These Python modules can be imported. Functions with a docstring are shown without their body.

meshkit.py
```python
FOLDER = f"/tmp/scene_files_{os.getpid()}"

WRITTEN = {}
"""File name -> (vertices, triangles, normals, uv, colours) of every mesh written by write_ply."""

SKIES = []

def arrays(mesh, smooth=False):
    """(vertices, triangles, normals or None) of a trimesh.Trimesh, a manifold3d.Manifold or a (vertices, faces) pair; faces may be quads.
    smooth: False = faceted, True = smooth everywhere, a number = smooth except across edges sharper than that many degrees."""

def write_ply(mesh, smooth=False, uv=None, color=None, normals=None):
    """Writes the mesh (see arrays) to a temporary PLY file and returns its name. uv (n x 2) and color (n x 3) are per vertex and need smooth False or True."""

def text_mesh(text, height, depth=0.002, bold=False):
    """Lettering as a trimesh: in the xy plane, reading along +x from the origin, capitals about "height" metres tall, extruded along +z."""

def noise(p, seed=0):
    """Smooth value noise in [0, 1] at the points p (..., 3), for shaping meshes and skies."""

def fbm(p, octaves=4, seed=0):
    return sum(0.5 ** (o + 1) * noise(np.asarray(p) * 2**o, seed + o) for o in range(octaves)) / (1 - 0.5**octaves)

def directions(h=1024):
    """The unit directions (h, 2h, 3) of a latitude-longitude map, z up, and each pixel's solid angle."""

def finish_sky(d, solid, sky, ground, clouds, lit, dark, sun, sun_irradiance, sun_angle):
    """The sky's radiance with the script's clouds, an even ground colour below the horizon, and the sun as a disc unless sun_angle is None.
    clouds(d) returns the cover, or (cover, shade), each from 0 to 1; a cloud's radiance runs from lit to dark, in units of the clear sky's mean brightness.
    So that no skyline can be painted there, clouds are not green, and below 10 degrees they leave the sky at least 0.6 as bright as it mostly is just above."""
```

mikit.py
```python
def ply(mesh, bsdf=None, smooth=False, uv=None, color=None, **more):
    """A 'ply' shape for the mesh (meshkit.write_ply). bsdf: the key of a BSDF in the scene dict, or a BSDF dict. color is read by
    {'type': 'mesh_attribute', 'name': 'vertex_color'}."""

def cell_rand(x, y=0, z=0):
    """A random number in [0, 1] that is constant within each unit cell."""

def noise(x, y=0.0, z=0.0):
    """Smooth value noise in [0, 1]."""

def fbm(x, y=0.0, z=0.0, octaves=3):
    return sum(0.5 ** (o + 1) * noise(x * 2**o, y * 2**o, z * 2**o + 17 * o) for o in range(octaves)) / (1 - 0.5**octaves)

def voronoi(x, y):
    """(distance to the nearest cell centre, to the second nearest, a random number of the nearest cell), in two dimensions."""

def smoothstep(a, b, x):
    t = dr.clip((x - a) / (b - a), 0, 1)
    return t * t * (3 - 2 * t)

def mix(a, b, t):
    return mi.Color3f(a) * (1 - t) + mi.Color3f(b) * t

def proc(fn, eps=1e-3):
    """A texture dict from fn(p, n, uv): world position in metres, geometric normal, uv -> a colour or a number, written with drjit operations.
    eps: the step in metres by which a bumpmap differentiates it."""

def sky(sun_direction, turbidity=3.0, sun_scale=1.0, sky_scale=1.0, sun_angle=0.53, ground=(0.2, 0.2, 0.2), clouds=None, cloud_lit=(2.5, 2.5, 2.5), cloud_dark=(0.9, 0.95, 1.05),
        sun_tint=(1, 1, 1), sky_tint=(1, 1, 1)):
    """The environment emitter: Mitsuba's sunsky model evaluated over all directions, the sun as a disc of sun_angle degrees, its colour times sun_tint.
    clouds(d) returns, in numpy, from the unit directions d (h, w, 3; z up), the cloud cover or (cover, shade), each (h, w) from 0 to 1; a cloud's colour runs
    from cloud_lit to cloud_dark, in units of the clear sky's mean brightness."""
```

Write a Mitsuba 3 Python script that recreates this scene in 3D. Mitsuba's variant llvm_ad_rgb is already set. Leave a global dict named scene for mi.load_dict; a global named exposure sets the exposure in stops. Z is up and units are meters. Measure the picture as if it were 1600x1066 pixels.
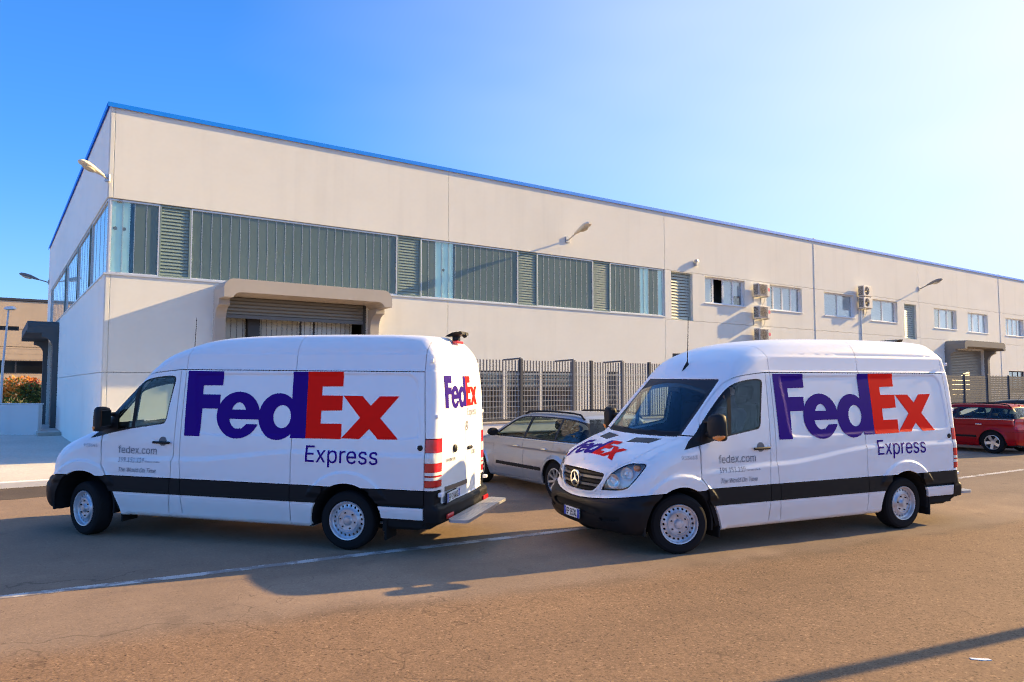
import math, numpy as np, trimesh, mitsuba as mi, drjit as dr
import manifold3d as m3
from manifold3d import Manifold, CrossSection
import shapely.geometry as sg, shapely.ops as so, shapely.affinity as sa
import mikit, meshkit
from mikit import proc, noise, fbm, voronoi, cell_rand, smoothstep, mix

T = mi.ScalarTransform4f
# ---------------------------------------------------------------- camera, sky, exposure
FOV = 2 * math.degrees(math.atan(800 / 1159.25))
PITCH = 0.06212
CAM_H = 1.876
SUN_AZ, SUN_EL = math.radians(24.3), math.radians(22.5)
SUN = [math.cos(SUN_EL) * math.cos(SUN_AZ), math.cos(SUN_EL) * math.sin(SUN_AZ), math.sin(SUN_EL)]
def haze_cover(d):
    """thin bright haze towards the sun"""
    c = np.clip(d @ np.array(SUN), -1, 1); a = np.degrees(np.arccos(c))
    n = meshkit.fbm(d * [3.0, 3.0, 9.0], 4, 3)
    t = np.clip((78 + 10 * (n - 0.5) - a) / 50, 0, 1)
    low = 0.30 * np.exp(-(np.degrees(np.arcsin(np.clip(d[..., 2], 0, 1))) / 9.0) ** 2)
    return np.maximum(0.92 * t ** 1.3, low)
exposure = 2.27
scene = {
    'camera': {'type': 'perspective', 'fov': FOV, 'fov_axis': 'x', 'near_clip': 0.1, 'far_clip': 3000.0,
               'to_world': T().look_at(origin=[0, 0, CAM_H], target=[0, math.cos(PITCH), CAM_H + math.sin(PITCH)], up=[0, 0, 1])},
    'sky': mikit.sky(SUN, turbidity=3.0, sun_scale=1.6, sun_tint=(1.0, 0.91, 0.66), sky_tint=(0.42, 1.08, 2.1), ground=(0.3, 0.25, 0.2), clouds=haze_cover, cloud_lit=(2.0, 2.18, 2.4)),
}
labels = {}

# ---------------------------------------------------------------- helpers
def rgb(*c): return {'type': 'rgb', 'value': [float(x) for x in c]}
def mat(name, base, rough=0.6, **kw):
    d = {'type': 'principled', 'base_color': base if isinstance(base, dict) else rgb(*base), 'roughness': rough}
    d.update(kw)
    scene[name] = {'type': 'twosided', 'bsdf': d}
    return name
def numbered(key):
    if key not in scene and key not in labels and key not in taken: return key
    i = 1
    while f'{key}_{i:03d}' in scene or f'{key}_{i:03d}' in labels or f'{key}_{i:03d}' in taken: i += 1
    return f'{key}_{i:03d}'
taken = set()
def thing(name, label, cat, group=None, kind=None):
    k = numbered(name); taken.add(k)
    labels[k] = {'label': label}
    if cat: labels[k]['category'] = cat
    if group: labels[k]['group'] = group
    if kind: labels[k]['kind'] = kind
    return k
_count = {}
def obj(name, mesh, m, parent=None, tw=None, smooth=False, label=None, kind=None, color=None):
    key = name if parent is None else parent + '__' + name
    base = key
    n = _count.get(base, -1) + 1
    while True:
        key = base if n == 0 else f'{base}_{n:03d}'
        if key not in scene: break
        n += 1
    _count[base] = n
    if isinstance(mesh, dict): d = dict(mesh)
    else: d = mikit.ply(mesh, m, smooth=smooth, color=color)
    if tw is not None: d['to_world'] = tw
    scene[key] = d
    if label or kind:
        labels[key] = {}
        if label: labels[key]['label'] = label
        if kind: labels[key]['kind'] = kind
    return key
def struct(name, mesh, m, tw=None, smooth=False, label=None):
    k = obj(name, mesh, m, None, tw, smooth)
    labels[k] = {'kind': 'structure', 'label': label or name.replace('_', ' ')}
    return k
def man(v, f):
    return Manifold(m3.Mesh(np.asarray(v, np.float32), np.asarray(f, np.uint32)))
def tm(x):
    m = x.to_mesh(); return trimesh.Trimesh(m.vert_properties[:, :3], m.tri_verts, process=False)
def box(u0, u1, w0, w1, z0, z1):
    return Manifold.cube([u1 - u0, w1 - w0, z1 - z0]).translate([u0, w0, z0])
def cbox(u0, u1, w0, w1, z0, z1, c=0.01):
    pts = []
    for a, sx in ((u0, 1), (u1, -1)):
        for b, sy in ((w0, 1), (w1, -1)):
            for d, sz in ((z0, 1), (z1, -1)):
                pts += [(a + sx * c, b + sy * c, d), (a + sx * c, b, d + sz * c), (a, b + sy * c, d + sz * c)]
    return Manifold.hull_points(np.array(pts))
def polys(p):
    """shapely (multi)polygon -> CrossSection"""
    out = []
    for g in getattr(p, 'geoms', [p]):
        if g.is_empty or g.geom_type != 'Polygon': continue
        g = sg.polygon.orient(g)
        out.append(np.array(g.exterior.coords)[:-1])
        out += [np.array(i.coords)[:-1] for i in g.interiors]
    return CrossSection(out, m3.FillRule.EvenOdd)
def ext_xz(p, y0, y1):
    """polygon in (x,z) extruded along y"""
    m = Manifold.extrude(polys(p), y1 - y0)           # (x, z, d)
    return m.transform(np.array([[1, 0, 0, 0], [0, 0, -1, y1], [0, 1, 0, 0]], float))
def ext_yz(p, x0, x1):
    m = Manifold.extrude(polys(p), x1 - x0)           # (y, z, d)
    return m.transform(np.array([[0, 0, 1, x0], [1, 0, 0, 0], [0, 1, 0, 0]], float))
def ext_xy(p, z0, z1):
    return Manifold.extrude(polys(p), z1 - z0).translate([0, 0, z0])
def tube(pts, r, n=10):
    """manifold tube along a polyline"""
    pts = [np.asarray(p, float) for p in pts]
    rs = r if isinstance(r, (list, tuple)) else [r] * len(pts)
    out = []
    for a, b, ra, rb in zip(pts[:-1], pts[1:], rs[:-1], rs[1:]):
        out.append((a, b, ra, rb))
    parts = []
    for a, b, ra, rb in out:
        L = np.linalg.norm(b - a); d = (b - a) / L
        c = Manifold.cylinder(L, ra, rb, n)
        x = np.cross(d, [0, 0, 1.0] if abs(d[2]) < 0.9 else [1.0, 0, 0]); x /= np.linalg.norm(x); y = np.cross(d, x)
        M = np.stack([x, y, d, a], 1)
        parts.append(c.transform(M))
    if len(parts) == 1: return parts[0]
    for p, rr in zip(pts[1:-1], rs[1:-1]): parts.append(Manifold.sphere(rr, n).translate(p))
    return Manifold.batch_boolean(parts, m3.OpType.Add)
def union(l): return Manifold.batch_boolean(l, m3.OpType.Add)
def cat(l): return trimesh.util.concatenate([tm(x) if hasattr(x, 'to_mesh') else x for x in l])
def lathe(prof, n=48, axis='y'):
    """closed profile [(r, t)] revolved about the axis"""
    m = Manifold.revolve(CrossSection([np.array(prof)], m3.FillRule.EvenOdd) if not isinstance(prof, CrossSection) else prof, n)   # about z, t -> z
    if axis == 'y': m = m.rotate([-90, 0, 0])
    if axis == 'x': m = m.rotate([0, 90, 0])
    return m
def rrect(x0, y0, x1, y1, r):
    return sg.box(x0 + r, y0 + r, x1 - r, y1 - r).buffer(r, 6)
def frame_tw(o, ax, ay, az=(0, 0, 1)):
    M = np.eye(4); M[:3, 0] = ax; M[:3, 1] = ay; M[:3, 2] = az; M[:3, 3] = o
    return T(M)
# ---------------------------------------------------------------- frames
YAW = 0.61059
C0 = np.array([-9.9346, 17.9608, 0.0]); D0 = np.array([math.cos(YAW), math.sin(YAW), 0]); D1 = np.array([-math.sin(YAW), math.cos(YAW), 0])
TF = frame_tw(C0, D0, D1)                 # facade frame: u along, w into the building
TL = frame_tw(C0, -D1, D0)                # left wall frame: u = -v, w into the building
def W(u, off, z): return C0 + u * D0 - off * D1 + np.array([0, 0, z])

# ---------------------------------------------------------------- materials of the setting
def asphalt(p, n, uv):
    x, y = p.x, p.y
    a = fbm(x * 0.35, y * 0.35, 0.0, 4)
    b = fbm(x * 3.0 + 7, y * 3.0, 0.0, 3)
    g = noise(x * 75, y * 75, 0.3)
    g2 = noise(x * 150 + 3, y * 150, 0.7)
    g3 = fbm(x * 24, y * 24, 1.7, 2)
    # the running lane is a little coarser and browner than the parking strip
    s = (y - 7.05 - 0.50 * x) + 0.55 * (fbm(x * 0.35, y * 0.35, 5.0, 3) - 0.5) + 0.30 * (fbm(x * 2.2, y * 2.2, 8.0, 4) - 0.5)
    lane = 1 - smoothstep(-0.45, 0.25, s)
    base = mix((0.240, 0.172, 0.118), (0.235, 0.146, 0.082), lane)
    v = 0.86 + 0.16 * a + 0.16 * (b - 0.5)
    grain = 1 + (g - 0.5) * (0.22 + 0.30 * lane) + (g2 - 0.5) * (0.20 + 0.30 * lane) + (g3 - 0.5) * (0.10 + 0.14 * lane)
    # single pale and dark stones
    r = cell_rand(x * 60, y * 60, 4.0)
    grain = grain + 0.45 * dr.select(r > 0.975, 1.0, 0.0) * (0.4 + 0.6 * lane) - 0.35 * dr.select(r < 0.04, 1.0, 0.0) * (0.4 + 0.6 * lane)
    seam = dr.exp(-dr.square((s + 0.1) * 7)) * 0.20 * smoothstep(0.35, 0.65, fbm(x * 0.9, y * 0.9, 3.0, 3))
    c = mi.Color3f(base) * v * grain * (1 - seam)
    tr = smoothstep(0.52, 0.8, fbm(x * 0.22 + 0.35 * y, y * 1.1 - 0.55 * x, 2.0, 3))
    c = c * (1 - 0.10 * tr)
    dust = smoothstep(0.58, 0.78, fbm(x * 0.7 + 3, y * 0.7, 9.0, 4)) * (1 - lane)
    c = c * (1 + 0.22 * dust)
    oil = smoothstep(0.74, 0.86, fbm(x * 2.6 + 11, y * 2.6, 4.0, 3))
    c = c * (1 - 0.14 * oil)
    f1, f2, w = voronoi(x * 0.45 + 0.5 * b, y * 0.45 + 0.4 * a)
    crack = (1 - smoothstep(0.0, 0.014, f2 - f1)) * smoothstep(0.50, 0.62, a)
    return c * (1 - 0.28 * crack)
def asphalt_h(p, n, uv):
    return 0.0022 * noise(p.x * 75, p.y * 75, 0.3) + 0.0016 * noise(p.x * 150 + 3, p.y * 150, 0.7)
scene['asphalt'] = {'type': 'twosided', 'bsdf': {'type': 'bumpmap', 'texture': proc(asphalt_h, 0.003), 'scale': 1.0,
    'bsdf': {'type': 'principled', 'base_color': proc(asphalt), 'roughness': 0.85, 'specular': 0.3}}}
def dirt_patch(p, n, uv):
    a = fbm(p.x * 0.9, p.y * 0.9, 0.0, 4); g = noise(p.x * 60, p.y * 60, 0.0)
    return mi.Color3f(0.085, 0.066, 0.05) * (0.7 + 0.5 * a) * (0.8 + 0.4 * g)
mat('dark_asphalt', proc(dirt_patch), 0.9)
def paving(p, n, uv):
    a = fbm(p.x * 0.5, p.y * 0.5, 0.0, 4); g = noise(p.x * 25, p.y * 25, 0.0)
    return mix((0.46, 0.41, 0.34), (0.56, 0.52, 0.45), a) * (0.92 + 0.16 * g)
mat('paving', proc(paving), 0.85)
def line_paint(p, n, uv):
    w = fbm(p.x * 6, p.y * 6, 0.0, 3); g = noise(p.x * 55, p.y * 55, 0.3)
    t = smoothstep(0.42, 0.62, w * 0.75 + g * 0.25)
    return mix((0.52, 0.48, 0.43), (0.26, 0.22, 0.19), t)
mat('line_paint', proc(line_paint), 0.7)
def plaster(c0, c1):
    def f(p, n, uv):
        big = fbm(p.x * 0.22 + p.y * 0.13, p.z * 0.35, p.y * 0.2, 4)
        stain = fbm((p.x + p.y) * 2.2, p.z * 0.18, 3.0, 4)
        fine = fbm(p.x * 14, p.y * 14, p.z * 14, 3)
        return mix(c0, c1, big) * (0.97 + 0.04 * fine) * (1 - 0.045 * smoothstep(0.5, 0.85, stain)) * (1 - 0.025 * smoothstep(0.45, 0.75, fbm(p.x * 0.9, p.y * 0.9, p.z * 0.9 + 4.0, 3)))
    return f
def plaster_h(p, n, uv): return 0.0009 * fbm(p.x * 30, p.y * 30, p.z * 30, 3)
def plaster_mat(name, c0, c1, rough=0.85):
    scene[name] = {'type': 'twosided', 'bsdf': {'type': 'bumpmap', 'texture': proc(plaster_h, 0.01), 'scale': 1.0,
        'bsdf': {'type': 'principled', 'base_color': proc(plaster(c0, c1)), 'roughness': rough, 'specular': 0.3}}}
plaster_mat('wall_plaster', (0.725, 0.722, 0.645), (0.775, 0.772, 0.70))
plaster_mat('concrete', (0.40, 0.36, 0.31), (0.48, 0.44, 0.38))
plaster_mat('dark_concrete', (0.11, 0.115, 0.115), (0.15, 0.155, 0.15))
plaster_mat('grey_concrete', (0.20, 0.19, 0.17), (0.26, 0.25, 0.22))
plaster_mat('far_plaster', (0.50, 0.40, 0.29), (0.56, 0.45, 0.33))
plaster_mat('white_wall', (0.72, 0.70, 0.68), (0.78, 0.76, 0.74))
mat('black_glass', (0.010, 0.012, 0.014), 0.12, specular=0.25)
mat('joint_dark', (0.17, 0.165, 0.155), 0.9)
mat('interior_dark', (0.045, 0.055, 0.055), 0.9)
mat('interior_mid', (0.30, 0.30, 0.28), 0.9)
mat('blue_trim', (0.010, 0.26, 0.92), 0.5, specular=0.2)
mat('alu', (0.62, 0.63, 0.62), 0.35, metallic=0.3)
mat('white_frame', (0.74, 0.75, 0.75), 0.4)
mat('pipe_grey', (0.60, 0.58, 0.54), 0.6)
mat('grey_steel', (0.16, 0.17, 0.18), 0.5, metallic=0.3)
mat('grey_slat', (0.085, 0.098, 0.115), 0.7, specular=0.1)
mat('bar_grey', (0.17, 0.175, 0.18), 0.6, specular=0.25)
mat('dark_steel', (0.055, 0.06, 0.07), 0.5, metallic=0.2)
mat('galv', (0.42, 0.43, 0.44), 0.42, metallic=0.6)
mat('louvre_paint', (0.22, 0.30, 0.28), 0.45, specular=0.3)
mat('louvre_light', (0.42, 0.47, 0.41), 0.45)
mat('shutter', (0.24, 0.23, 0.20), 0.4, metallic=0.3)
mat('black_plastic', (0.012, 0.0125, 0.014), 0.5, specular=0.25)
mat('ac_white', (0.66, 0.63, 0.56), 0.5)
mat('ac_grille', (0.20, 0.18, 0.17), 0.6)
mat('ac_fins', (0.05, 0.05, 0.055), 0.5)
mat('pink_badge', (0.72, 0.10, 0.17), 0.5)
mat('lamp_cream', (0.66, 0.60, 0.47), 0.45)
mat('lamp_dark', (0.20, 0.20, 0.20), 0.5)
mat('lamp_glass', (0.55, 0.50, 0.36), 0.15)
def blinds(p, n, uv):
    s = dr.abs(p.z * 26 - dr.floor(p.z * 26) - 0.5)
    return mi.Color3f(0.50, 0.60, 0.60) * (0.75 + 0.5 * s)
mat('blind', proc(blinds), 0.8)
mat('curtain', (0.60, 0.56, 0.38), 0.9)
mat('pale_curtain', (0.62, 0.70, 0.68), 0.9)
scene['pane_clear'] = {'type': 'thindielectric', 'int_ior': 1.55}
def channel(p, n, uv):
    a = fbm((p.x * 0.819 + p.y * 0.573) * 1.6, p.z * 0.5, 0.0, 3)
    return mix((0.24, 0.35, 0.31), (0.33, 0.45, 0.40), a)
scene['channel_glass'] = {'type': 'blendbsdf', 'weight': 0.32,
    'bsdf_0': {'type': 'thindielectric', 'int_ior': 1.6},
    'bsdf_1': {'type': 'twosided', 'bsdf': {'type': 'principled', 'base_color': proc(channel), 'roughness': 0.22, 'specular': 0.6}}}
scene['clear_channel'] = {'type': 'thindielectric', 'int_ior': 1.45, 'specular_transmittance': rgb(0.86, 0.95, 0.92)}
def pillar_c(p, n, uv): return mi.Color3f(0.84, 0.90, 0.87) * (0.9 + 0.2 * fbm(p.x * 2, p.y * 2, p.z * 2, 3))
mat('pale_pillar', proc(pillar_c), 0.9)
mat('translucent_panel', (0.50, 0.52, 0.47), 0.3)
mat('pale_panel', (0.66, 0.74, 0.76), 0.25)

# ---------------------------------------------------------------- ground
g = 600.0
struct('ground', (np.array([[-g, -g, 0], [g, -g, 0], [g, g, 0], [-g, g, 0]], float), np.array([[0, 1, 2, 3]])), 'asphalt', label='worn sunlit asphalt road and yard')
# pavement in front of the left part of the warehouse (a real step up)
pav = sg.Polygon([W(1.6, 3.5, 0)[:2], W(-60, 3.5, 0)[:2], W(-60, -60, 0)[:2], W(0.2, -60, 0)[:2], W(0.2, 0, 0)[:2], W(1.6, 0, 0)[:2]])
struct('pavement', tm(ext_xy(pav, -0.05, 0.10)), 'paving', label='pale concrete pavement beside the warehouse')
kerbp = sg.Polygon([W(1.75, 3.66, 0)[:2], W(-60, 3.66, 0)[:2], W(-60, 3.515, 0)[:2], W(1.615, 3.515, 0)[:2], W(1.615, 0, 0)[:2], W(1.75, 0, 0)[:2]])
kb = struct('kerb', tm(ext_xy(kerbp.buffer(-0.02), -0.05, 0.10)), 'joint_dark', label='pale concrete kerb edging the pavement')
for i, u in enumerate(np.arange(-30.0, 1.7, 1.0)):
    obj('stone', tm(cbox(u + 0.004, min(u + 0.996, 1.75), -3.66, -3.515, -0.02, 0.115, 0.012)), 'white_wall', kb, TF)
dk = [W(2.2, 3.66, 0), W(-60, 3.66, 0), W(-60, 5.3, 0)]
rs = np.random.RandomState(3)
dk += [W(u, 5.25 + 0.18 * rs.randn(), 0) for u in np.arange(-20, 2.3, 0.7)]
struct('asphalt_patch', tm(ext_xy(sg.Polygon([d[:2] for d in dk]).buffer(0), 0.0, 0.004)), 'dark_asphalt', label='dark dirty asphalt strip along the kerb')
line = [(-9, 4.15), (-6, 5.98), (-4.57, 6.76), (-3.19, 7.54), (-1.78, 8.40), (0, 9.43), (1.2, 10.15), (3.6, 11.75), (6.71, 13.75), (9.26, 15.49), (11.68, 17.07), (20, 22.6), (40, 36.4)]
struct('road_line', tm(ext_xy(sg.LineString(line).buffer(0.06, cap_style=2), 0.001, 0.005)), 'line_paint', label='worn white painted line along the parking strip')
struct('paint_mark', tm(ext_xy(sg.Polygon([(3.17, 5.27), (3.29, 5.25), (3.30, 5.225), (3.24, 5.22), (3.17, 5.245)]), 0.001, 0.005)), 'white_frame', label='small splash of white paint on the road')

# ---------------------------------------------------------------- the warehouse
wh = thing('warehouse', 'long cream concrete warehouse with blue roof edge and a band of green channel glass', 'building')
labels[wh]['kind'] = 'thing'
def wpart(name, mesh, m, tw=TF, parent=wh, smooth=False, label=None, kind=None):
    return obj(name, tm(mesh) if hasattr(mesh, 'to_mesh') else mesh, m, parent, tw, smooth, label, kind)
TH = 0.22
holes = []                                             # (u0, u1, z0, z1) of openings in the facade
ZT = 8.87
ulines = [0.12, 9.64, 19.5, 29.52, 39.42, 49.3, 59.2]
zl_left = [0.0, 2.24, 4.66, 6.53, ZT]
# windows of the right part: (u0,u1,z0,z1, kind)
WINS = [(21.87, 24.45, 5.36, 6.47, 'open'), (25.95, 28.60, 5.33, 6.47, 'four'), (30.40, 33.00, 5.32, 6.45, 'two'), (34.53, 37.12, 5.28, 6.40, 'two'),
        (41.06, 43.72, 5.20, 6.33, 'curtain'), (45.11, 47.73, 5.15, 6.31, 'pale'), (50.22, 52.9, 5.15, 6.26, 'four'), (54.5, 57.2, 5.15, 6.26, 'two')]
TALL = [(19.86, 21.12, 4.57, 6.50), (37.83, 39.08, 4.47, 6.36)]
LOW = [(8.9, 11.77, 0.3, 2.42), (11.93, 13.30, 0.3, 2.42), (13.40, 14.85, 0.3, 2.42), (16.40, 16.95, 0.0, 2.45), (19.88, 20.6, 2.75, 3.22),
       (31.5, 33.5, 1.7, 2.9), (35.0, 37.0, 1.7, 2.9), (50.4, 52.8, 1.6, 2.9), (55, 57.5, 1.6, 2.9)]
DOOR = (2.80, 6.88, 0.0, 4.40); DOOR2 = (42.6, 46.9, 0.0, 4.05)
holes = [(a, b, c, d) for a, b, c, d, _ in WINS] + TALL + LOW + [DOOR, DOOR2]
JG = 0.006
def wall_panels(us, zs, hs, tw):
    for u0, u1 in zip(us[:-1], us[1:]):
        for z0, z1 in zip(zs[:-1], zs[1:]):
            m = cbox(u0 + JG, u1 - JG, 0, TH, z0 + (JG if z0 > 0 else -0.3), z1 - JG, 0.006)
            for a, b, c, d in hs:
                if a < u1 and b > u0 and c < z1 and d > z0:
                    m = m - box(a, b, -0.1, TH + 0.1, c, d)
            if m.num_tri() > 0: wpart('wall_panel', m, 'wall_plaster', tw)
# upper band over everything, lower walls; the left two modules have the continuous glass band between
wall_panels([0.018] + [0.12], [6.53, ZT], [], TF); wall_panels([0.018, 0.12], [0.0, 2.24, 4.66], [], TF)
wall_panels(ulines[:3], [6.53, ZT], holes, TF)
wall_panels(ulines[:3], [0.0, 2.24, 4.66], holes, TF)
wall_panels(ulines[2:], [0.0, 2.24, 4.56, 6.53, ZT], holes, TF)
vl = [-23.4, -14.7, -7.2, -0.018]
wall_panels(vl, [6.53, ZT], [], TL)
DOORL = (-21.5, -15.1, 0.0, 4.0)
wall_panels(vl, [0.0, 2.24, 4.66], [DOORL], TL)
wall_panels([-23.4, -21.0], [4.66, 6.53], [], TL)
# structural frame behind the panels, seen in the joints and through the glass
core = box(0.03, 59.2, TH + 0.01, TH + 0.12, 6.45, ZT - 0.02) + box(0.03, 59.2, TH + 0.01, TH + 0.12, -0.3, 4.70) + box(19.3, 59.2, TH + 0.01, TH + 0.12, 4.5, 6.6)
for a, b, c, d in holes: core = core - box(a - 0.01, b + 0.01, 0, 1, c - 0.01, d + 0.01)
wpart('wall_core', core, 'joint_dark')
coreL = box(-23.4, -0.03, TH + 0.01, TH + 0.12, 6.45, ZT - 0.02) + box(-23.4, -0.03, TH + 0.01, TH + 0.12, -0.3, 4.70) + box(-23.4, -21.0, TH + 0.01, TH + 0.12, 4.5, 6.6)
coreL = coreL - box(DOORL[0], DOORL[1], 0, 1, -1, DOORL[3])
wpart('wall_core', coreL, 'joint_dark', TL)
wpart('interior', box(1.6, 58.8, 3.2, 3.35, 0.02, 8.6) + box(1.6, 1.75, 3.35, 22.8, 0.02, 8.6) + box(0.4, 58.8, 0.4, 3.4, 4.50, 4.58) + box(0.4, 1.6, 3.4, 22.6, 4.50, 4.58), 'interior_dark')
wpart('roof', box(0.1, 59.2, 0.15, 23.2, ZT - 0.25, ZT - 0.10), 'concrete')
wpart('rear_wall', box(0.1, 59.2, 23.0, 23.3, -0.3, ZT - 0.25) + box(58.95, 59.2, TH + 0.2, 23.0, -0.3, ZT - 0.25), 'wall_plaster')
# blue sheet-metal flashing along the roof edge
prof = sg.Polygon([(-0.06, ZT - 0.075), (-0.045, ZT - 0.075), (-0.045, ZT + 0.012), (TH + 0.03, ZT + 0.012), (TH + 0.03, ZT + 0.035), (-0.06, ZT + 0.035)])
def flash(L0, L1):
    m = Manifold.extrude(polys(prof), L1 - L0)       # (w, z, u)
    return m.transform(np.array([[0, 0, 1, L0], [1, 0, 0, 0], [0, 1, 0, 0]], float))
fl = [-0.06, 9.64, 19.5, 29.52, 39.42, 49.3, 59.2]
for a, b in zip(fl[:-1], fl[1:]): wpart('roof_flashing', flash(a + 0.003, b - 0.003), 'blue_trim')
for a, b in zip([-23.4, -12.0], [-12.0, -0.07]): wpart('roof_flashing', flash(a + 0.003, b - 0.003), 'blue_trim', TL)

# glass band: channel-glass windows with louvre panels between
B0, B1 = 4.66, 6.53
PILLARS = [(0.06, 0.53), (9.17, 9.86), (18.22, 18.66), (19.16, 19.5)]
def channel_window(u0, u1, tw, pitch):
    fr = box(u0, u1, 0.03, 0.12, B1 - 0.05, B1 - 0.012) + box(u0, u1, 0.03, 0.12, B0 + 0.012, B0 + 0.05)
    fr = fr + box(u0, u0 + 0.03, 0.03, 0.12, B0 + 0.05, B1 - 0.05) + box(u1 - 0.03, u1, 0.03, 0.12, B0 + 0.05, B1 - 0.05)
    w = wpart('window', fr, 'alu', tw)
    n = max(1, round((u1 - u0 - 0.06) / pitch)); p = (u1 - u0 - 0.06) / n
    for i in range(n):
        a = u0 + 0.03 + i * p
        m = box(a + 0.006, a + p - 0.006, 0.065, 0.073, B0 + 0.05, B1 - 0.05)
        clear = tw is TF and any(q0 - 0.06 < a + p / 2 < q1 + 0.06 for q0, q1 in PILLARS)
        obj('pane', tm(m), 'clear_channel' if clear else 'channel_glass', w, tw)
    m = union([box(u0 + 0.03 + i * p - 0.006, u0 + 0.03 + i * p + 0.006, 0.058, 0.085, B0 + 0.05, B1 - 0.05) for i in range(1, n)]) if n > 1 else None
    if m is not None: obj('joint_strip', tm(m), 'galv', w, tw)
def louvre(u0, u1, z0, z1, tw, m='louvre_paint', pitch=0.088, w0=0.03):
    fr = box(u0, u1, w0, w0 + 0.1, z1 - 0.045, z1 - 0.004) + box(u0, u1, w0, w0 + 0.1, z0 + 0.004, z0 + 0.045) + box(u0, u0 + 0.035, w0, w0 + 0.1, z0 + 0.045, z1 - 0.045) + box(u1 - 0.035, u1, w0, w0 + 0.1, z0 + 0.045, z1 - 0.045)
    k = wpart('louvre', fr, m, tw)
    n = round((z1 - z0 - 0.1) / pitch)
    for i in range(n):
        z = z0 + 0.06 + i * (z1 - z0 - 0.1) / n
        sl = sg.Polygon([(w0 + 0.022, z), (w0 + 0.028, z - 0.004), (w0 + 0.066, z + 0.092), (w0 + 0.060, z + 0.096)])
        mm = Manifold.extrude(polys(sl), u1 - u0 - 0.07).transform(np.array([[0, 0, 1, u0 + 0.035], [1, 0, 0, 0], [0, 1, 0, 0]], float))
        obj('slat', tm(mm), m, k, tw)
    obj('back_sheet', tm(box(u0 + 0.03, u1 - 0.03, w0 + 0.102, w0 + 0.108, z0 + 0.04, z1 - 0.04)), 'joint_dark', k, tw)
for a, b in [(0.06, 1.20), (1.95, 7.86), (8.68, 12.40), (13.22, 15.78), (16.62, 19.44)]: channel_window(a, b, TF, 0.246)
for a, b in [(1.205, 1.945), (7.865, 8.675), (12.405, 13.215), (15.785, 16.615)]: louvre(a, b, B0 + 0.01, B1 - 0.012, TF)
for a, b in [(0.06, 3.62), (4.27, 7.58), (8.05, 12.2), (13.1, 20.9)]: channel_window(-b, -a, TL, 0.9)
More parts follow.
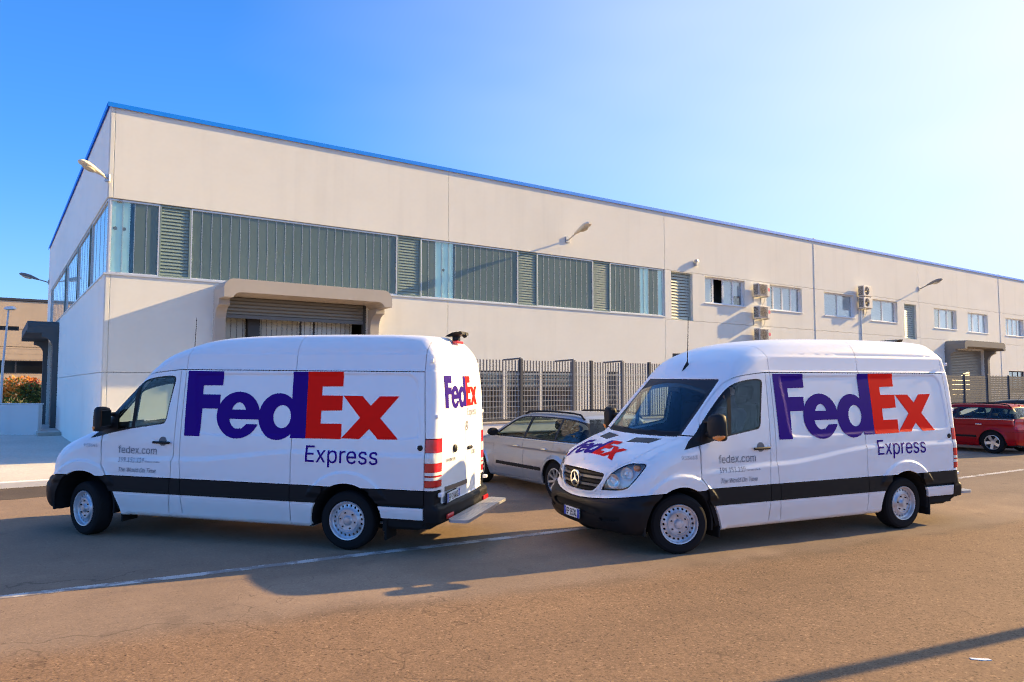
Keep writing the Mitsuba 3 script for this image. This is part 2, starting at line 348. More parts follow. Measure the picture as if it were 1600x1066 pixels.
for a, b in [(3.625, 4.265), (7.585, 8.045), (12.205, 13.095)]: louvre(-b, -a, B0 + 0.01, B1 - 0.012, TL)
wpart('sill', box(-0.03, 19.5, -0.035, 0.03, B0 - 0.03, B0 + 0.008), 'alu'); wpart('sill', box(-20.9, -0.035, -0.035, 0.03, B0 - 0.03, B0 + 0.008), 'alu', TL)
for a, b in PILLARS: wpart('pillar', box(a, b, 0.09, 0.40, 4.6, 8.6), 'pale_pillar')
for a in (0.20, 0.40):
    wpart('anchor_plate', Manifold.cylinder(0.02, 0.045, 0.045, 16).rotate([90, 0, 0]).translate([a, 0.09, 5.80]), 'joint_dark')
wpart('anchor_plate', Manifold.cylinder(0.02, 0.045, 0.045, 16).rotate([90, 0, 0]).translate([9.5, 0.09, 5.6]), 'joint_dark')

# office windows of the right part
def office_window(u0, u1, z0, z1, kind):
    w0 = 0.13
    n = {'open': 4, 'four': 4, 'two': 2, 'curtain': 3, 'pale': 3}[kind]
    fr = [box(u0, u1, w0, w0 + 0.06, z1 - 0.06, z1 - 0.002), box(u0, u1, w0, w0 + 0.06, z0 + 0.002, z0 + 0.06)]
    p = (u1 - u0) / n
    for i in range(n + 1):
        c = min(max(u0 + i * p, u0 + 0.03), u1 - 0.03)
        fr.append(box(c - 0.03, c + 0.03, w0, w0 + 0.06, z0 + 0.06, z1 - 0.06))
    w = wpart('window', union(fr), 'white_frame', TF)
    for i in range(n):
        a, b = u0 + i * p + 0.03, u0 + (i + 1) * p - 0.03
        if kind == 'open' and i == 1: continue
        obj('pane', tm(box(a, b, w0 + 0.028, w0 + 0.034, z0 + 0.06, z1 - 0.06)), 'pane_clear', w, TF)
        bm = {'open': 'blind', 'four': 'blind', 'two': 'blind', 'curtain': ('curtain', 'pale_curtain', 'curtain')[i % 3], 'pale': 'pale_curtain'}[kind]
        bz = z0 + 0.06
        if kind == 'open' and i == 3: bz = z0 + 0.45
        obj('blind', tm(box(a, b, w0 + 0.09, w0 + 0.10, bz, z1 - 0.06)), bm, w, TF)
    obj('sill', tm(cbox(u0 - 0.05, u1 + 0.05, -0.05, w0, z0 - 0.04, z0 + 0.001, 0.008)), 'white_frame', w, TF)
    wpart('window_recess', box(u0 - 0.01, u1 + 0.01, TH + 0.6, TH + 0.65, z0 - 0.02, z1 + 0.02), 'interior_dark')
for a in WINS: office_window(*a)
for a, b, c, d in TALL: louvre(a, b, c, d, TF, 'louvre_light', 0.12, 0.11)
for i, (a, b, c, d) in enumerate(LOW):
    if i < 3 or i > 4:
        fr = [box(a, b, 0.1, 0.16, d - 0.06, d), box(a, b, 0.1, 0.16, c, c + 0.06)] + [box(x - 0.025, x + 0.025, 0.1, 0.16, c + 0.06, d - 0.06) for x in np.linspace(a + 0.03, b - 0.03, 2 + int((b - a) / 0.9))]
        w = wpart('window', union(fr), 'dark_steel')
        obj('pane', tm(box(a + 0.02, b - 0.02, 0.125, 0.131, c + 0.05, d - 0.05)), 'pane_clear', w, TF)
        wpart('window_recess', box(a - 0.01, b + 0.01, TH + 0.6, TH + 0.65, c - 0.02, d + 0.02), 'interior_dark')
        if i < 3:
            for k in range(3): obj('slat', tm(box(a + 0.03, b - 0.03, 0.05, 0.09, d - 0.22 - 0.16 * k, d - 0.16 - 0.16 * k)), 'grey_steel', w, TF)
    else:
        wpart('door' if i == 3 else 'window', box(a + 0.01, b - 0.01, 0.12, 0.16, c + 0.01, d - 0.01), 'dark_steel')
# small siren box and downpipes
wpart('siren_box', Manifold.cylinder(0.10, 0.10, 0.07, 16).translate([21.25, -0.10, 6.98]) + box(21.20, 21.30, -0.16, 0.01, 6.82, 6.95), 'galv')
for u in (29.62, 49.4): 
    wpart('downpipe', Manifold.cylinder(8.6, 0.016, 0.016, 12).translate([u, -0.004, 0.1]) + box(u - 0.04, u + 0.04, -0.05, -0.001, 8.80, 8.95), 'pipe_grey')
    for z in (1.5, 3.8, 6.0, 8.0): wpart('pipe_clip', box(u - 0.03, u + 0.03, -0.022, -0.001, z, z + 0.03), 'pipe_grey')
wpart('downpipe', Manifold.cylinder(5.85, 0.028, 0.028, 10).translate([33.56, -0.02, 0.1]), 'alu')

# concrete door portals: two pylons with curved brackets carrying a projecting hood
def portal(u0, u1, tw, ztop=4.63, name='door_canopy', cm='concrete'):
    P = 1.08
    side = [(0.20, -0.3)]
    zc = ztop - 0.62
    side += [(0.20 + 0.36 * (1 - math.cos(t)), zc - 0.42 + 0.40 * math.sin(t)) for t in np.linspace(0, math.pi / 2, 9)]
    side += [(0.58, zc), (0.58, zc + 0.14), (0.001, zc + 0.14), (0.001, -0.3)]
    sp = sg.Polygon(side)
    def pyl(a, b):
        m = Manifold.extrude(polys(sp), b - a)        # (off, z, u)
        return m.transform(np.array([[0, 0, 1, a], [-1, 0, 0, 0], [0, 1, 0, 0]], float))
    k = wpart(name, pyl(u0, u0 + 0.27), cm, tw)
    obj('pylon', tm(pyl(u1 - 0.27, u1)), cm, k, tw)
    # hood: inverted U seen from the front, rounded shoulders
    R = 0.26
    outer = sg.Polygon([(u0, zc + 0.142), (u0, ztop - R)] + [(u0 + R - R * math.cos(t), ztop - R + R * math.sin(t)) for t in np.linspace(0.15, math.pi / 2, 8)] +
                       [(u1 - R + R * math.sin(t), ztop - R + R * math.cos(t)) for t in np.linspace(0, 1.42, 8)] + [(u1, ztop - R), (u1, zc + 0.142)])
    r = 0.20; zi = ztop - 0.34
    inner = sg.Polygon([(u0 + 0.22, zc), (u0 + 0.22, zi - r)] + [(u0 + 0.22 + r - r * math.cos(t), zi - r + r * math.sin(t)) for t in np.linspace(0.1, math.pi / 2, 7)] +
                       [(u1 - 0.22 - r + r * math.sin(t), zi - r + r * math.cos(t)) for t in np.linspace(0, 1.47, 7)] + [(u1 - 0.22, zi - r), (u1 - 0.22, zc)])
    h = ext_xz(outer.difference(inner), -P, -0.001)
    obj('hood', tm(h), cm, k, tw)
    return k
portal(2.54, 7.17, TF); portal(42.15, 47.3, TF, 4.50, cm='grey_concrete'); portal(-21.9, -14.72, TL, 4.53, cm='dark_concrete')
def roller(u0, u1, z0, z1, tw, w0=0.14):
    n = int((z1 - z0) / 0.092); pr = []
    for i in range(n):
        z = z0 + i * (z1 - z0) / n; d = (z1 - z0) / n
        pr += [(w0, z), (w0 - 0.022, z + 0.25 * d), (w0 - 0.022, z + 0.72 * d)]
    pr += [(w0, z1), (w0 + 0.02, z1), (w0 + 0.02, z0)]
    m = Manifold.extrude(polys(sg.Polygon(pr)), u1 - u0).transform(np.array([[0, 0, 1, u0], [1, 0, 0, 0], [0, 1, 0, 0]], float))
    return wpart('roller_shutter', m, 'shutter', tw)
k = roller(2.80, 6.88, 3.82, 4.40, TF)
obj('bottom_rail', tm(box(2.80, 6.88, 0.10, 0.17, 3.73, 3.82)), 'grey_steel', k, TF)
obj('guide_rail', tm(box(6.80, 6.878, 0.08, 0.21, 0.0, 4.398)), 'dark_steel', k, TF)
roller(42.45, 46.99, 0.0, 4.15, TF); roller(-21.6, -15.0, 0.0, 4.0, TL)
for a, b in ((2.82, 3.62), (3.98, 5.16), (5.22, 5.56), (5.62, 6.78)):
    ip = wpart('inner_panel', box(a, b, 0.9, 0.93, 0.02, 4.4), 'translucent_panel' if a < 5 else 'pale_panel')
    n = int((b - a) / 0.145)
    obj('rib', tm(union([box(a + (i + 0.5) * (b - a) / n - 0.006, a + (i + 0.5) * (b - a) / n + 0.006, 0.885, 0.898, 0.02, 4.4) for i in range(n)])), 'grey_steel', ip, TF)
wpart('inner_post', box(3.64, 3.96, 0.7, 1.0, 0.02, 4.4), 'dark_steel'); wpart('inner_post', box(5.165, 5.215, 0.88, 0.95, 0.02, 4.4) + box(5.565, 5.615, 0.88, 0.95, 0.02, 4.4), 'dark_steel')
stp = sg.Polygon([W(-0.0, 0, 0)[:2], W(-0.9, 0, 0)[:2], W(-0.9, -14.5, 0)[:2], W(0, -14.5, 0)[:2]])
# low concrete step by the side door
wpart('step', cbox(-14.9, -11.5, -0.75, -0.005, 0.05, 0.24, 0.02), 'concrete', TL)

# ---------------------------------------------------------------- wall lamps
def wall_lamp(base, direction, cream, label, rise=0.30, L=0.55, k_=1.0):
    k = thing('wall_lamp', label, 'lamp', 'cobra head lamps on the warehouse walls')
    d = np.array(direction, float); d /= np.linalg.norm(d); s = np.array([-d[1], d[0], 0.0])
    tw = frame_tw(base, d, s) @ T().scale(k_)
    body = 'lamp_cream' if cream else 'lamp_dark'
    obj('bracket', tm(cbox(-0.01, 0.05, -0.09, 0.09, -0.11, 0.11, 0.01)), 'galv', k, tw)
    obj('arm', tm(tube([(0.03, 0, -0.02), (0.16, 0, 0.02), (L, 0, rise * 0.6)], 0.026)), body, k, tw, 40)
    pts = []
    for x, w, zt, zb in ((L - 0.12, 0.035, 0.04, -0.03), (L, 0.06, 0.07, -0.045), (L + 0.22, 0.10, 0.12, -0.06), (L + 0.45, 0.155, 0.12, -0.07), (L + 0.62, 0.135, 0.09, -0.06), (L + 0.70, 0.07, 0.03, -0.03)):
        zz = rise * 0.6 + (x - L) * 0.28
        pts.append([(x, w * math.cos(t), zz + (zt if math.sin(t) > 0 else -zb) * math.sin(t)) for t in np.linspace(0, 2 * math.pi, 16, endpoint=False)])
    head = union([Manifold.hull_points(np.array(a + b)) for a, b in zip(pts[:-1], pts[1:])])
    obj('head', tm(head), body, k, tw, 45)
    cx = L + 0.36
    lens = Manifold.sphere(1.0, 20).scale([0.21, 0.125, 0.06]).rotate([0, -math.degrees(math.atan(0.28)), 0]).translate([cx + 0.03, 0, rise * 0.6 + 0.36 * 0.28 - 0.055])
    obj('lens', tm(lens), 'lamp_glass', k, tw, 60)
wall_lamp(W(0.0, 0.01, 7.0), -D1 * 0.55 - D0 * 0.83, True, 'cream lamp on the near top corner of the warehouse', rise=0.12, L=0.26, k_=0.82)
wall_lamp(W(14.53, 0.005, 7.14), -D1, True, 'cream lamp above the glass band in the middle of the facade')
wall_lamp(W(39.44, 0.005, 7.28), -D1, False, 'dark lamp on the facade above the tall pale louvre')
wall_lamp(C0 + 22.9 * D1 - 0.005 * D0 + np.array([0, 0, 7.1]), -D0, False, 'dark lamp on the far end of the shaded side wall', rise=0.2)

# ---------------------------------------------------------------- air conditioners
def aircon(u, z, round_fan, label, group):
    k = thing('air_conditioner', label, 'air conditioner', group)
    w, d, h = 0.80, 0.30, 0.54
    tw = frame_tw(W(u, 0.42, z), D0, D1)             # origin: front left bottom, y into the wall
    body = cbox(0, w, 0, d, 0, h, 0.02)
    c = Manifold.cylinder(0.06, 0.215, 0.215, 32).rotate([-90, 0, 0]).translate([0.30, -0.02, h / 2])
    body = body - c
    obj('casing', tm(body), 'ac_white', k, tw, 30)
    obj('fan_guard', tm(union([lathe([(r, 0.0), (r + 0.006, 0.0), (r + 0.006, 0.006), (r, 0.006)], 32).translate([0.30, 0.004, h / 2]) for r in (0.03, 0.07, 0.11, 0.15, 0.19)] + [box(0.296, 0.304, 0.003, 0.009, h / 2 - 0.21, h / 2 + 0.21), box(0.09, 0.51, 0.003, 0.009, h / 2 - 0.004, h / 2 + 0.004)])), 'ac_grille', k, tw)
    bl = []
    for i in range(4):
        b = cbox(0.02, 0.18, -0.004, 0.004, -0.055, 0.055, 0.003).rotate([25, 0, 0]).rotate([0, 90 * i, 0]).translate([0.30, 0.022, h / 2]); bl.append(b)
    obj('fan', tm(union(bl) + Manifold.cylinder(0.03, 0.04, 0.04, 16).rotate([-90, 0, 0]).translate([0.30, 0.008, h / 2])), 'black_plastic', k, tw)
    if not round_fan:
        obj('front_grille', tm(union([box(0.03, 0.58, -0.012, -0.002, z2, z2 + 0.012) for z2 in np.arange(0.04, h - 0.04, 0.026)] + [box(x, x + 0.008, -0.012, -0.002, 0.03, h - 0.03) for x in (0.03, 0.30, 0.572)])), 'ac_grille', k, tw)
        badge = rrect(0.63, 0.22, 0.77, 0.36, 0.03)
        obj('badge', tm(ext_xz(badge, -0.004, -0.0005)), 'pink_badge', k, tw)
    obj('side_fins', tm(union([box(-0.012, 0.001, 0.03, d - 0.03, z2, z2 + 0.03) for z2 in np.arange(0.05, h - 0.06, 0.05)])), 'ac_fins', k, tw)
    obj('wall_bracket', tm(union([box(x, x + 0.04, 0.0, 0.419, -0.045, -0.006) + Manifold.hull_points(np.array([(x + a, y, zz) for a in (0.01, 0.03) for y, zz in ((0.38, -0.05), (0.415, -0.05), (0.415, -0.28), (0.39, -0.28))])) for x in (0.12, 0.64)])), 'galv', k, tw)
    obj('pipe', tm(tube([(w - 0.05, d - 0.02, 0.12), (w + 0.06, d + 0.02, 0.10), (w + 0.07, d + 0.08, -0.2), (w - 0.1, d + 0.09, -0.42)], 0.016, 8)), 'ac_white', k, tw, 40)
for i, z in enumerate((5.84, 4.86, 3.88)):
    aircon(24.85, z, False, ['topmost', 'middle', 'lowest'][i] + ' of three grille fronted air conditioners with red badges in one column', 'air conditioners in a column of three')
for i, z in enumerate((6.40, 5.82)):
    aircon(33.15, z, True, ['upper', 'lower'][i] + ' of two round fan air conditioners stacked between windows', 'air conditioners in a pair')

# ---------------------------------------------------------------- fences on the low wall
FO = 5.6
lw = thing('low_wall', 'low pale plastered wall carrying the grey fence', 'wall')
TFE = frame_tw(W(0, FO, 0), D0, D1)
obj('wall_body', tm(cbox(5.2, 46, 0.0, 0.22, -0.3, 1.0, 0.01)), 'white_wall', lw, TFE)
obj('coping', tm(cbox(5.15, 46, -0.03, 0.25, 1.002, 1.05, 0.012)), 'concrete', lw, TFE)
fe = thing('grating_fence', 'grey steel grating fence with close vertical bars above the low wall', 'fence')
FZ0, FZ1 = 1.10, 2.54
posts = [5.4, 7.0, 8.55, 10.24, 10.85, 11.97, 13.0, 14.6, 16.2, 17.8, 19.4, 21.0, 22.6, 24.2, 25.8, 27.4]
for i, u in enumerate(posts):
    dark = i in (2, 4, 6, 8, 10)
    obj('post', tm(cbox(u - 0.04, u + 0.04, 0.07, 0.15, 1.045, FZ1 + 0.04, 0.006)), 'dark_steel' if dark else 'bar_grey', fe, TFE)
    if i in (2, 3, 5):
        obj('brace_arm', tm(tube([(u, 0.11, FZ1 + 0.05), (u - 0.02, 0.85, FZ1 + 0.03)], 0.022, 8)), 'grey_steel', fe, TFE, 40)
bars = [u for u in np.arange(5.5, 27.4, 0.093) if min(abs(u - p) for p in posts) > 0.05]
bar = mikit.ply(tm(box(-0.013, 0.013, 0.10, 0.125, FZ0, FZ1)), 'bar_grey')
for u in bars: obj('bar', bar, None, fe, TFE @ T().translate([float(u), 0, 0]))
for z in list(np.arange(1.13, 2.25, 0.132)) + [2.215]:
    obj('rail', tm(box(5.4, 27.4, 0.095, 0.10, z, z + 0.012)), 'galv', fe, TFE)
obj('bottom_beam', tm(box(5.4, 27.4, 0.09, 0.13, 1.052, 1.10)), 'dark_steel', fe, TFE)
f2 = thing('slat_fence', 'grey fence of close horizontal slats behind the red car', 'fence')
p2 = list(np.arange(27.5, 46, 2.17))
for u in p2: obj('post', tm(cbox(u - 0.035, u + 0.035, 0.06, 0.14, 1.045, 2.42, 0.006)), 'dark_steel', f2, TFE)
for a, b in zip(p2[:-1], p2[1:]):
    for z in np.arange(1.10, 2.36, 0.098):
        sl = sg.Polygon([(0.090, z), (0.097, z), (0.107, z + 0.086), (0.100, z + 0.086)])
        mm = Manifold.extrude(polys(sl), b - a - 0.07).transform(np.array([[0, 0, 1, a + 0.035], [1, 0, 0, 0], [0, 1, 0, 0]], float))
        obj('slat', tm(mm), 'grey_slat', f2, TFE)
    obj('stile', tm(union([box(x - 0.006, x + 0.006, 0.118, 0.13, 1.08, 2.40) for x in np.linspace(a + 0.12, b - 0.12, 14)])), 'grey_steel', f2, TFE)

# ---------------------------------------------------------------- left background
nb = thing('neighbour_building', 'tan industrial building with dark strip window behind the planter', 'building')
# its facade runs parallel to the warehouse
NB0 = np.array([-30.0, 46.0, 0.0]); TN = frame_tw(NB0, D0, D1)
zt = 7.2
nh = [(-2.6, 3.25, 2.70, 3.52), (-2.9, -0.55, 5.35, 5.62)]
for z0, z1 in zip([0, 4.35, 5.45], [4.35, 5.45, zt]):
    m = cbox(-40, 30, 0, 0.3, z0 + 0.015, z1 - 0.015, 0.01)
    for a, b_, c, d in nh: m = m - box(a, b_, -1, 1, c, d)
    obj('wall_panel', tm(m), 'far_plaster', nb, TN)
obj('wall_core', tm(box(-40, 30, 0.9, 1.0, 0, zt) + box(-40, 30, 0.31, 0.34, 4.2, 4.5) + box(-40, 30, 0.31, 0.34, 5.3, 5.6) + box(-40, 30, 0.3, 12, zt - 0.3, zt - 0.2)), 'interior_dark', nb, TN)
obj('roof_edge', tm(cbox(-40.1, 30.1, -0.06, 0.35, zt, zt + 0.16, 0.02)), 'dark_steel', nb, TN)
for a, b_, c, d in nh:
    w = obj('window', tm(union([box(a, b_, 0.12, 0.2, c, c + 0.06), box(a, b_, 0.12, 0.2, d - 0.06, d)] + [box(x - 0.04, x + 0.04, 0.12, 0.2, c + 0.06, d - 0.06) for x in np.linspace(a + 0.04, b_ - 0.04, 4)])), 'dark_steel', nb, TN)
    obj('pane', tm(box(a, b_, 0.15, 0.16, c + 0.05, d - 0.05)), 'black_glass', w, TN)
for z in np.arange(0.4, 4.3, 0.32):
    obj('groove_strip', tm(box(-40, 30, -0.014, -0.001, z, z + 0.03)) if not (2.66 < z < 3.54) else tm(box(3.3, 30, -0.014, -0.001, z, z + 0.03)), 'far_plaster', nb, TN)
pl = thing('garden_wall', 'low white wall in shade in front of the flowering bushes', 'wall')
PY = 27.9
obj('wall_body', tm(cbox(-45, -17.74, PY, PY + 0.25, -0.2, 1.22, 0.015)), 'white_wall', pl)
obj('coping', tm(cbox(-45, -17.71, PY - 0.03, PY + 0.28, 1.222, 1.27, 0.012)), 'white_wall', pl)
def leafc(c0, c1):
    def f(p, n, uv):
        r = cell_rand(p.x * 9, p.y * 9, p.z * 9)
        return mix(c0, c1, r)
    return f
def leafmat(name, c0, c1):
    scene[name] = {'type': 'principledthin', 'base_color': proc(leafc(c0, c1)), 'roughness': 0.5, 'diff_trans': 0.6, 'spec_trans': 0.0}
    scene[name] = {'type': 'twosided', 'bsdf': {'type': 'principled', 'base_color': proc(leafc(c0, c1)), 'roughness': 0.5}}
leafmat('leaf', (0.030, 0.060, 0.016), (0.09, 0.14, 0.035))
leafmat('leaf_light', (0.08, 0.15, 0.02), (0.22, 0.28, 0.05))
leafmat('petal_red', (0.55, 0.03, 0.03), (0.75, 0.10, 0.04))
leafmat('petal_orange', (0.80, 0.20, 0.02), (0.85, 0.36, 0.03))
mat('bark', (0.10, 0.07, 0.045), 0.9)
def leaves(rs, cen, rad, n, size, shell=0.0, squash=1.0):
    """n small bent leaves spread through an ellipsoid"""
    V, F = [], []
    for i in range(n):
        d = rs.randn(3); d /= np.linalg.norm(d)
        r = (rs.rand() ** (1 / 3)) * (1 - shell) + shell
        c = np.array(cen) + d * r * np.array(rad) * (0.85 + 0.3 * rs.rand())
        a = d * 0.7 + 0.8 * rs.randn(3); a /= np.linalg.norm(a)
        b = np.cross(a, rs.randn(3)); b /= np.linalg.norm(b); nn = np.cross(a, b)
        s = size * (0.6 + 0.8 * rs.rand())
        o = len(V)
        V += [c, c + a * s * 0.5 + b * s * 0.28 + nn * s * 0.06, c + a * s, c + a * s * 0.5 - b * s * 0.28 + nn * s * 0.06]
        F += [[o, o + 1, o + 2], [o, o + 2, o + 3]]
    return trimesh.Trimesh(np.array(V), np.array(F), process=False)
def bush(name, label, catg, blobs, flowers=(), seed=1, lm='leaf'):
    k = thing(name, label, catg)
    S = 1.36
    far = lambda c: (c[0] * S, c[1] * S, 1.876 + (c[2] - 1.876) * S)
    blobs = [(far(c), tuple(q * S for q in r), n) for c, r, n in blobs]; flowers = [(a_, m_, far(c), tuple(q * S for q in r), n) for a_, m_, c, r, n in flowers]
    rs = np.random.RandomState(seed)
    cx = np.mean([b[0][0] for b in blobs])
    st = []
    for c, r, n in blobs:
        for j in range(2):
            st.append(tube([(cx + 0.1 * rs.randn(), Y1 * S, 0.0), ((cx + c[0]) / 2, Y1 * S, c[2] * 0.6), (c[0] + 0.1 * rs.randn(), c[1], c[2] + 0.2 * r[2])], [0.03, 0.02, 0.008], 6))
    obj('stem', cat(st), 'bark', k)
    obj('foliage', cat([leaves(rs, c, r, int(n * 2.4), 0.125, 0.3) for c, r, n in blobs]), lm, k)
    for nm, m, c, r, n in flowers: obj(nm, leaves(rs, c, r, int(n * 1.6), 0.14, 0.4), m, k)
    return k
Y1 = PY + 0.95
bush('green_shrub', 'dark green leafy shrub behind the white wall beside the portal column', 'shrub',
     [((-17.5, Y1, 1.55), (0.75, 0.55, 0.55), 700), ((-18.2, Y1, 1.5), (0.6, 0.5, 0.45), 500), ((-17.1, Y1, 1.85), (0.5, 0.5, 0.42), 400), ((-18.6, Y1 - 0.1, 1.65), (0.4, 0.4, 0.35), 260)],
     [('young_leaves', 'leaf_light', (-18.35, Y1 - 0.4, 1.65), (0.6, 0.3, 0.4), 160)], 5)
bush('flowering_shrub', 'bush with orange and red blossoms behind the white wall', 'shrub',
     [((-19.3, Y1, 1.5), (0.7, 0.5, 0.4), 420), ((-20.2, Y1, 1.4), (0.6, 0.5, 0.35), 300)],
     [('orange_blossoms', 'petal_orange', (-19.05, Y1, 2.0), (0.65, 0.5, 0.28), 330), ('orange_blossoms', 'petal_orange', (-19.1, Y1 - 0.35, 1.72), (0.35, 0.3, 0.25), 160),
      ('red_blossoms', 'petal_red', (-19.75, Y1 - 0.3, 1.66), (0.36, 0.3, 0.2), 190), ('red_blossoms', 'petal_red', (-18.55, Y1 - 0.1, 1.95), (0.22, 0.25, 0.16), 80), ('yellow_leaves', 'leaf_light', (-19.15, Y1 - 0.2, 1.95), (0.55, 0.3, 0.25), 110), ('yellow_leaves', 'leaf_light', (-19.3, Y1 - 0.4, 1.35), (0.5, 0.2, 0.25), 90)], 9, 'leaf_light')
# slim street lamp
sl = thing('street_lamp', 'slim white street lamp post in front of the tan building', 'lamp post')
LX, LY = -25.3, 36.8
obj('pole', tm(tube([(LX, LY, 0), (LX + 0.05, LY, 3.0), (LX + 0.22, LY, 5.75)], [0.075, 0.06, 0.042])), 'white_frame', sl, None, 40)
obj('head', tm(Manifold.hull_points(np.array([(LX + x, LY + y, 5.74 + z) for x, y, z in ((0.02, -0.1, 0), (0.02, 0.1, 0), (0.55, -0.12, 0.02), (0.55, 0.12, 0.02), (0.1, -0.08, 0.14), (0.1, 0.08, 0.14), (0.45, -0.08, 0.16), (0.45, 0.08, 0.16))]))), 'white_frame', sl)
obj('lens', tm(cbox(LX + 0.12, LX + 0.5, LY - 0.09, LY + 0.09, 5.70, 5.738, 0.01)), 'lamp_glass', sl)
# lamp post beyond the right edge, whose shadow crosses the road
lp = thing('lamp_post', 'grey lamp post whose thin shadow crosses the road', 'lamp post')
LPX, LPY = 8.75, 8.0
obj('pole', tm(tube([(LPX, LPY, 0), (LPX, LPY, 4), (LPX, LPY, 8.5)], [0.085, 0.075, 0.06], 16)), 'galv', lp, None, 40)
obj('arm', tm(tube([(LPX, LPY, 8.4), (LPX - 0.1, LPY + 0.5, 8.8), (LPX - 0.2, LPY + 1.4, 8.95)], 0.04)), 'galv', lp, None, 40)
obj('head', tm(Manifold.sphere(1, 16).scale([0.14, 0.4, 0.09]).translate([LPX - 0.22, LPY + 1.6, 8.96])), 'lamp_cream', lp, None, 60)
obj('base_plate', tm(cbox(LPX - 0.2, LPX + 0.2, LPY - 0.2, LPY + 0.2, 0.0, 0.03, 0.005)), 'galv', lp)
# ---------------------------------------------------------------- implicit bodies: a smooth solid from a side profile, a width and plan curvature
import shapely
from scipy.ndimage import map_coordinates
def catmull(pts, n=8):
    """smooth curve through points; a point given as (x, y, 1) is a corner"""
    P = [np.array(p[:2], float) for p in pts]; K = [len(p) > 2 for p in pts]
    out = []
    for i in range(len(P) - 1):
        p1, p2 = P[i], P[i + 1]
        p0 = p1 - (p2 - p1) if (i == 0 or K[i]) else P[i - 1]
        p3 = p2 + (p2 - p1) if (i + 2 >= len(P) or K[i + 1]) else P[i + 2]
        d = lambda a, b: max(np.linalg.norm(b - a), 1e-6) ** 0.5
        t0 = 0; t1 = t0 + d(p0, p1); t2 = t1 + d(p1, p2); t3 = t2 + d(p2, p3)
        for t in np.linspace(t1, t2, n, endpoint=False):
            A1 = (t1 - t) / (t1 - t0) * p0 + (t - t0) / (t1 - t0) * p1
            A2 = (t2 - t) / (t2 - t1) * p1 + (t - t1) / (t2 - t1) * p2
            A3 = (t3 - t) / (t3 - t2) * p2 + (t - t2) / (t3 - t2) * p3
            B1 = (t2 - t) / (t2 - t0) * A1 + (t - t0) / (t2 - t0) * A2
            B2 = (t3 - t) / (t3 - t1) * A2 + (t - t1) / (t3 - t1) * A3
            out.append((t2 - t) / (t2 - t1) * B1 + (t - t1) / (t2 - t1) * B2)
    out.append(P[-1])
    return [tuple(p) for p in out]
class Table:
    """signed distance of a 2-D polygon, looked up bilinearly"""
    def __init__(s, poly, pad=0.6, h=0.02):
        x0, y0, x1, y1 = poly.bounds
        s.o = np.array([x0 - pad, y0 - pad]); s.h = h
        nx, ny = int((x1 - x0 + 2 * pad) / h) + 2, int((y1 - y0 + 2 * pad) / h) + 2
        X, Y = np.meshgrid(s.o[0] + h * np.arange(nx), s.o[1] + h * np.arange(ny), indexing='ij')
        pts = shapely.points(X.ravel(), Y.ravel())
        d = shapely.distance(pts, poly.boundary)
        ins = shapely.contains_xy(poly, X.ravel(), Y.ravel())
        s.t = np.where(ins, -d, d).reshape(nx, ny)
    def __call__(s, x, y):
        return map_coordinates(s.t, [(x - s.o[0]) / s.h, (y - s.o[1]) / s.h], order=1, mode='nearest')
def sstep(a, b, x):
    t = np.clip((x - a) / (b - a), 0, 1); return t * t * (3 - 2 * t)
def rmax(a, b, r):
    return np.minimum(np.maximum(a, b), -r) * (np.maximum(a, b) < -r) + np.where(np.maximum(a, b) < -r, 0, np.hypot(np.maximum(a + r, 0), np.maximum(b + r, 0)) - r)
TET = np.array([[0, 5, 1, 6], [0, 1, 2, 6], [0, 2, 3, 6], [0, 3, 7, 6], [0, 7, 4, 6], [0, 4, 5, 6]])
CORN = np.array([[0, 0, 0], [1, 0, 0], [1, 1, 0], [0, 1, 0], [0, 0, 1], [1, 0, 1], [1, 1, 1], [0, 1, 1]])
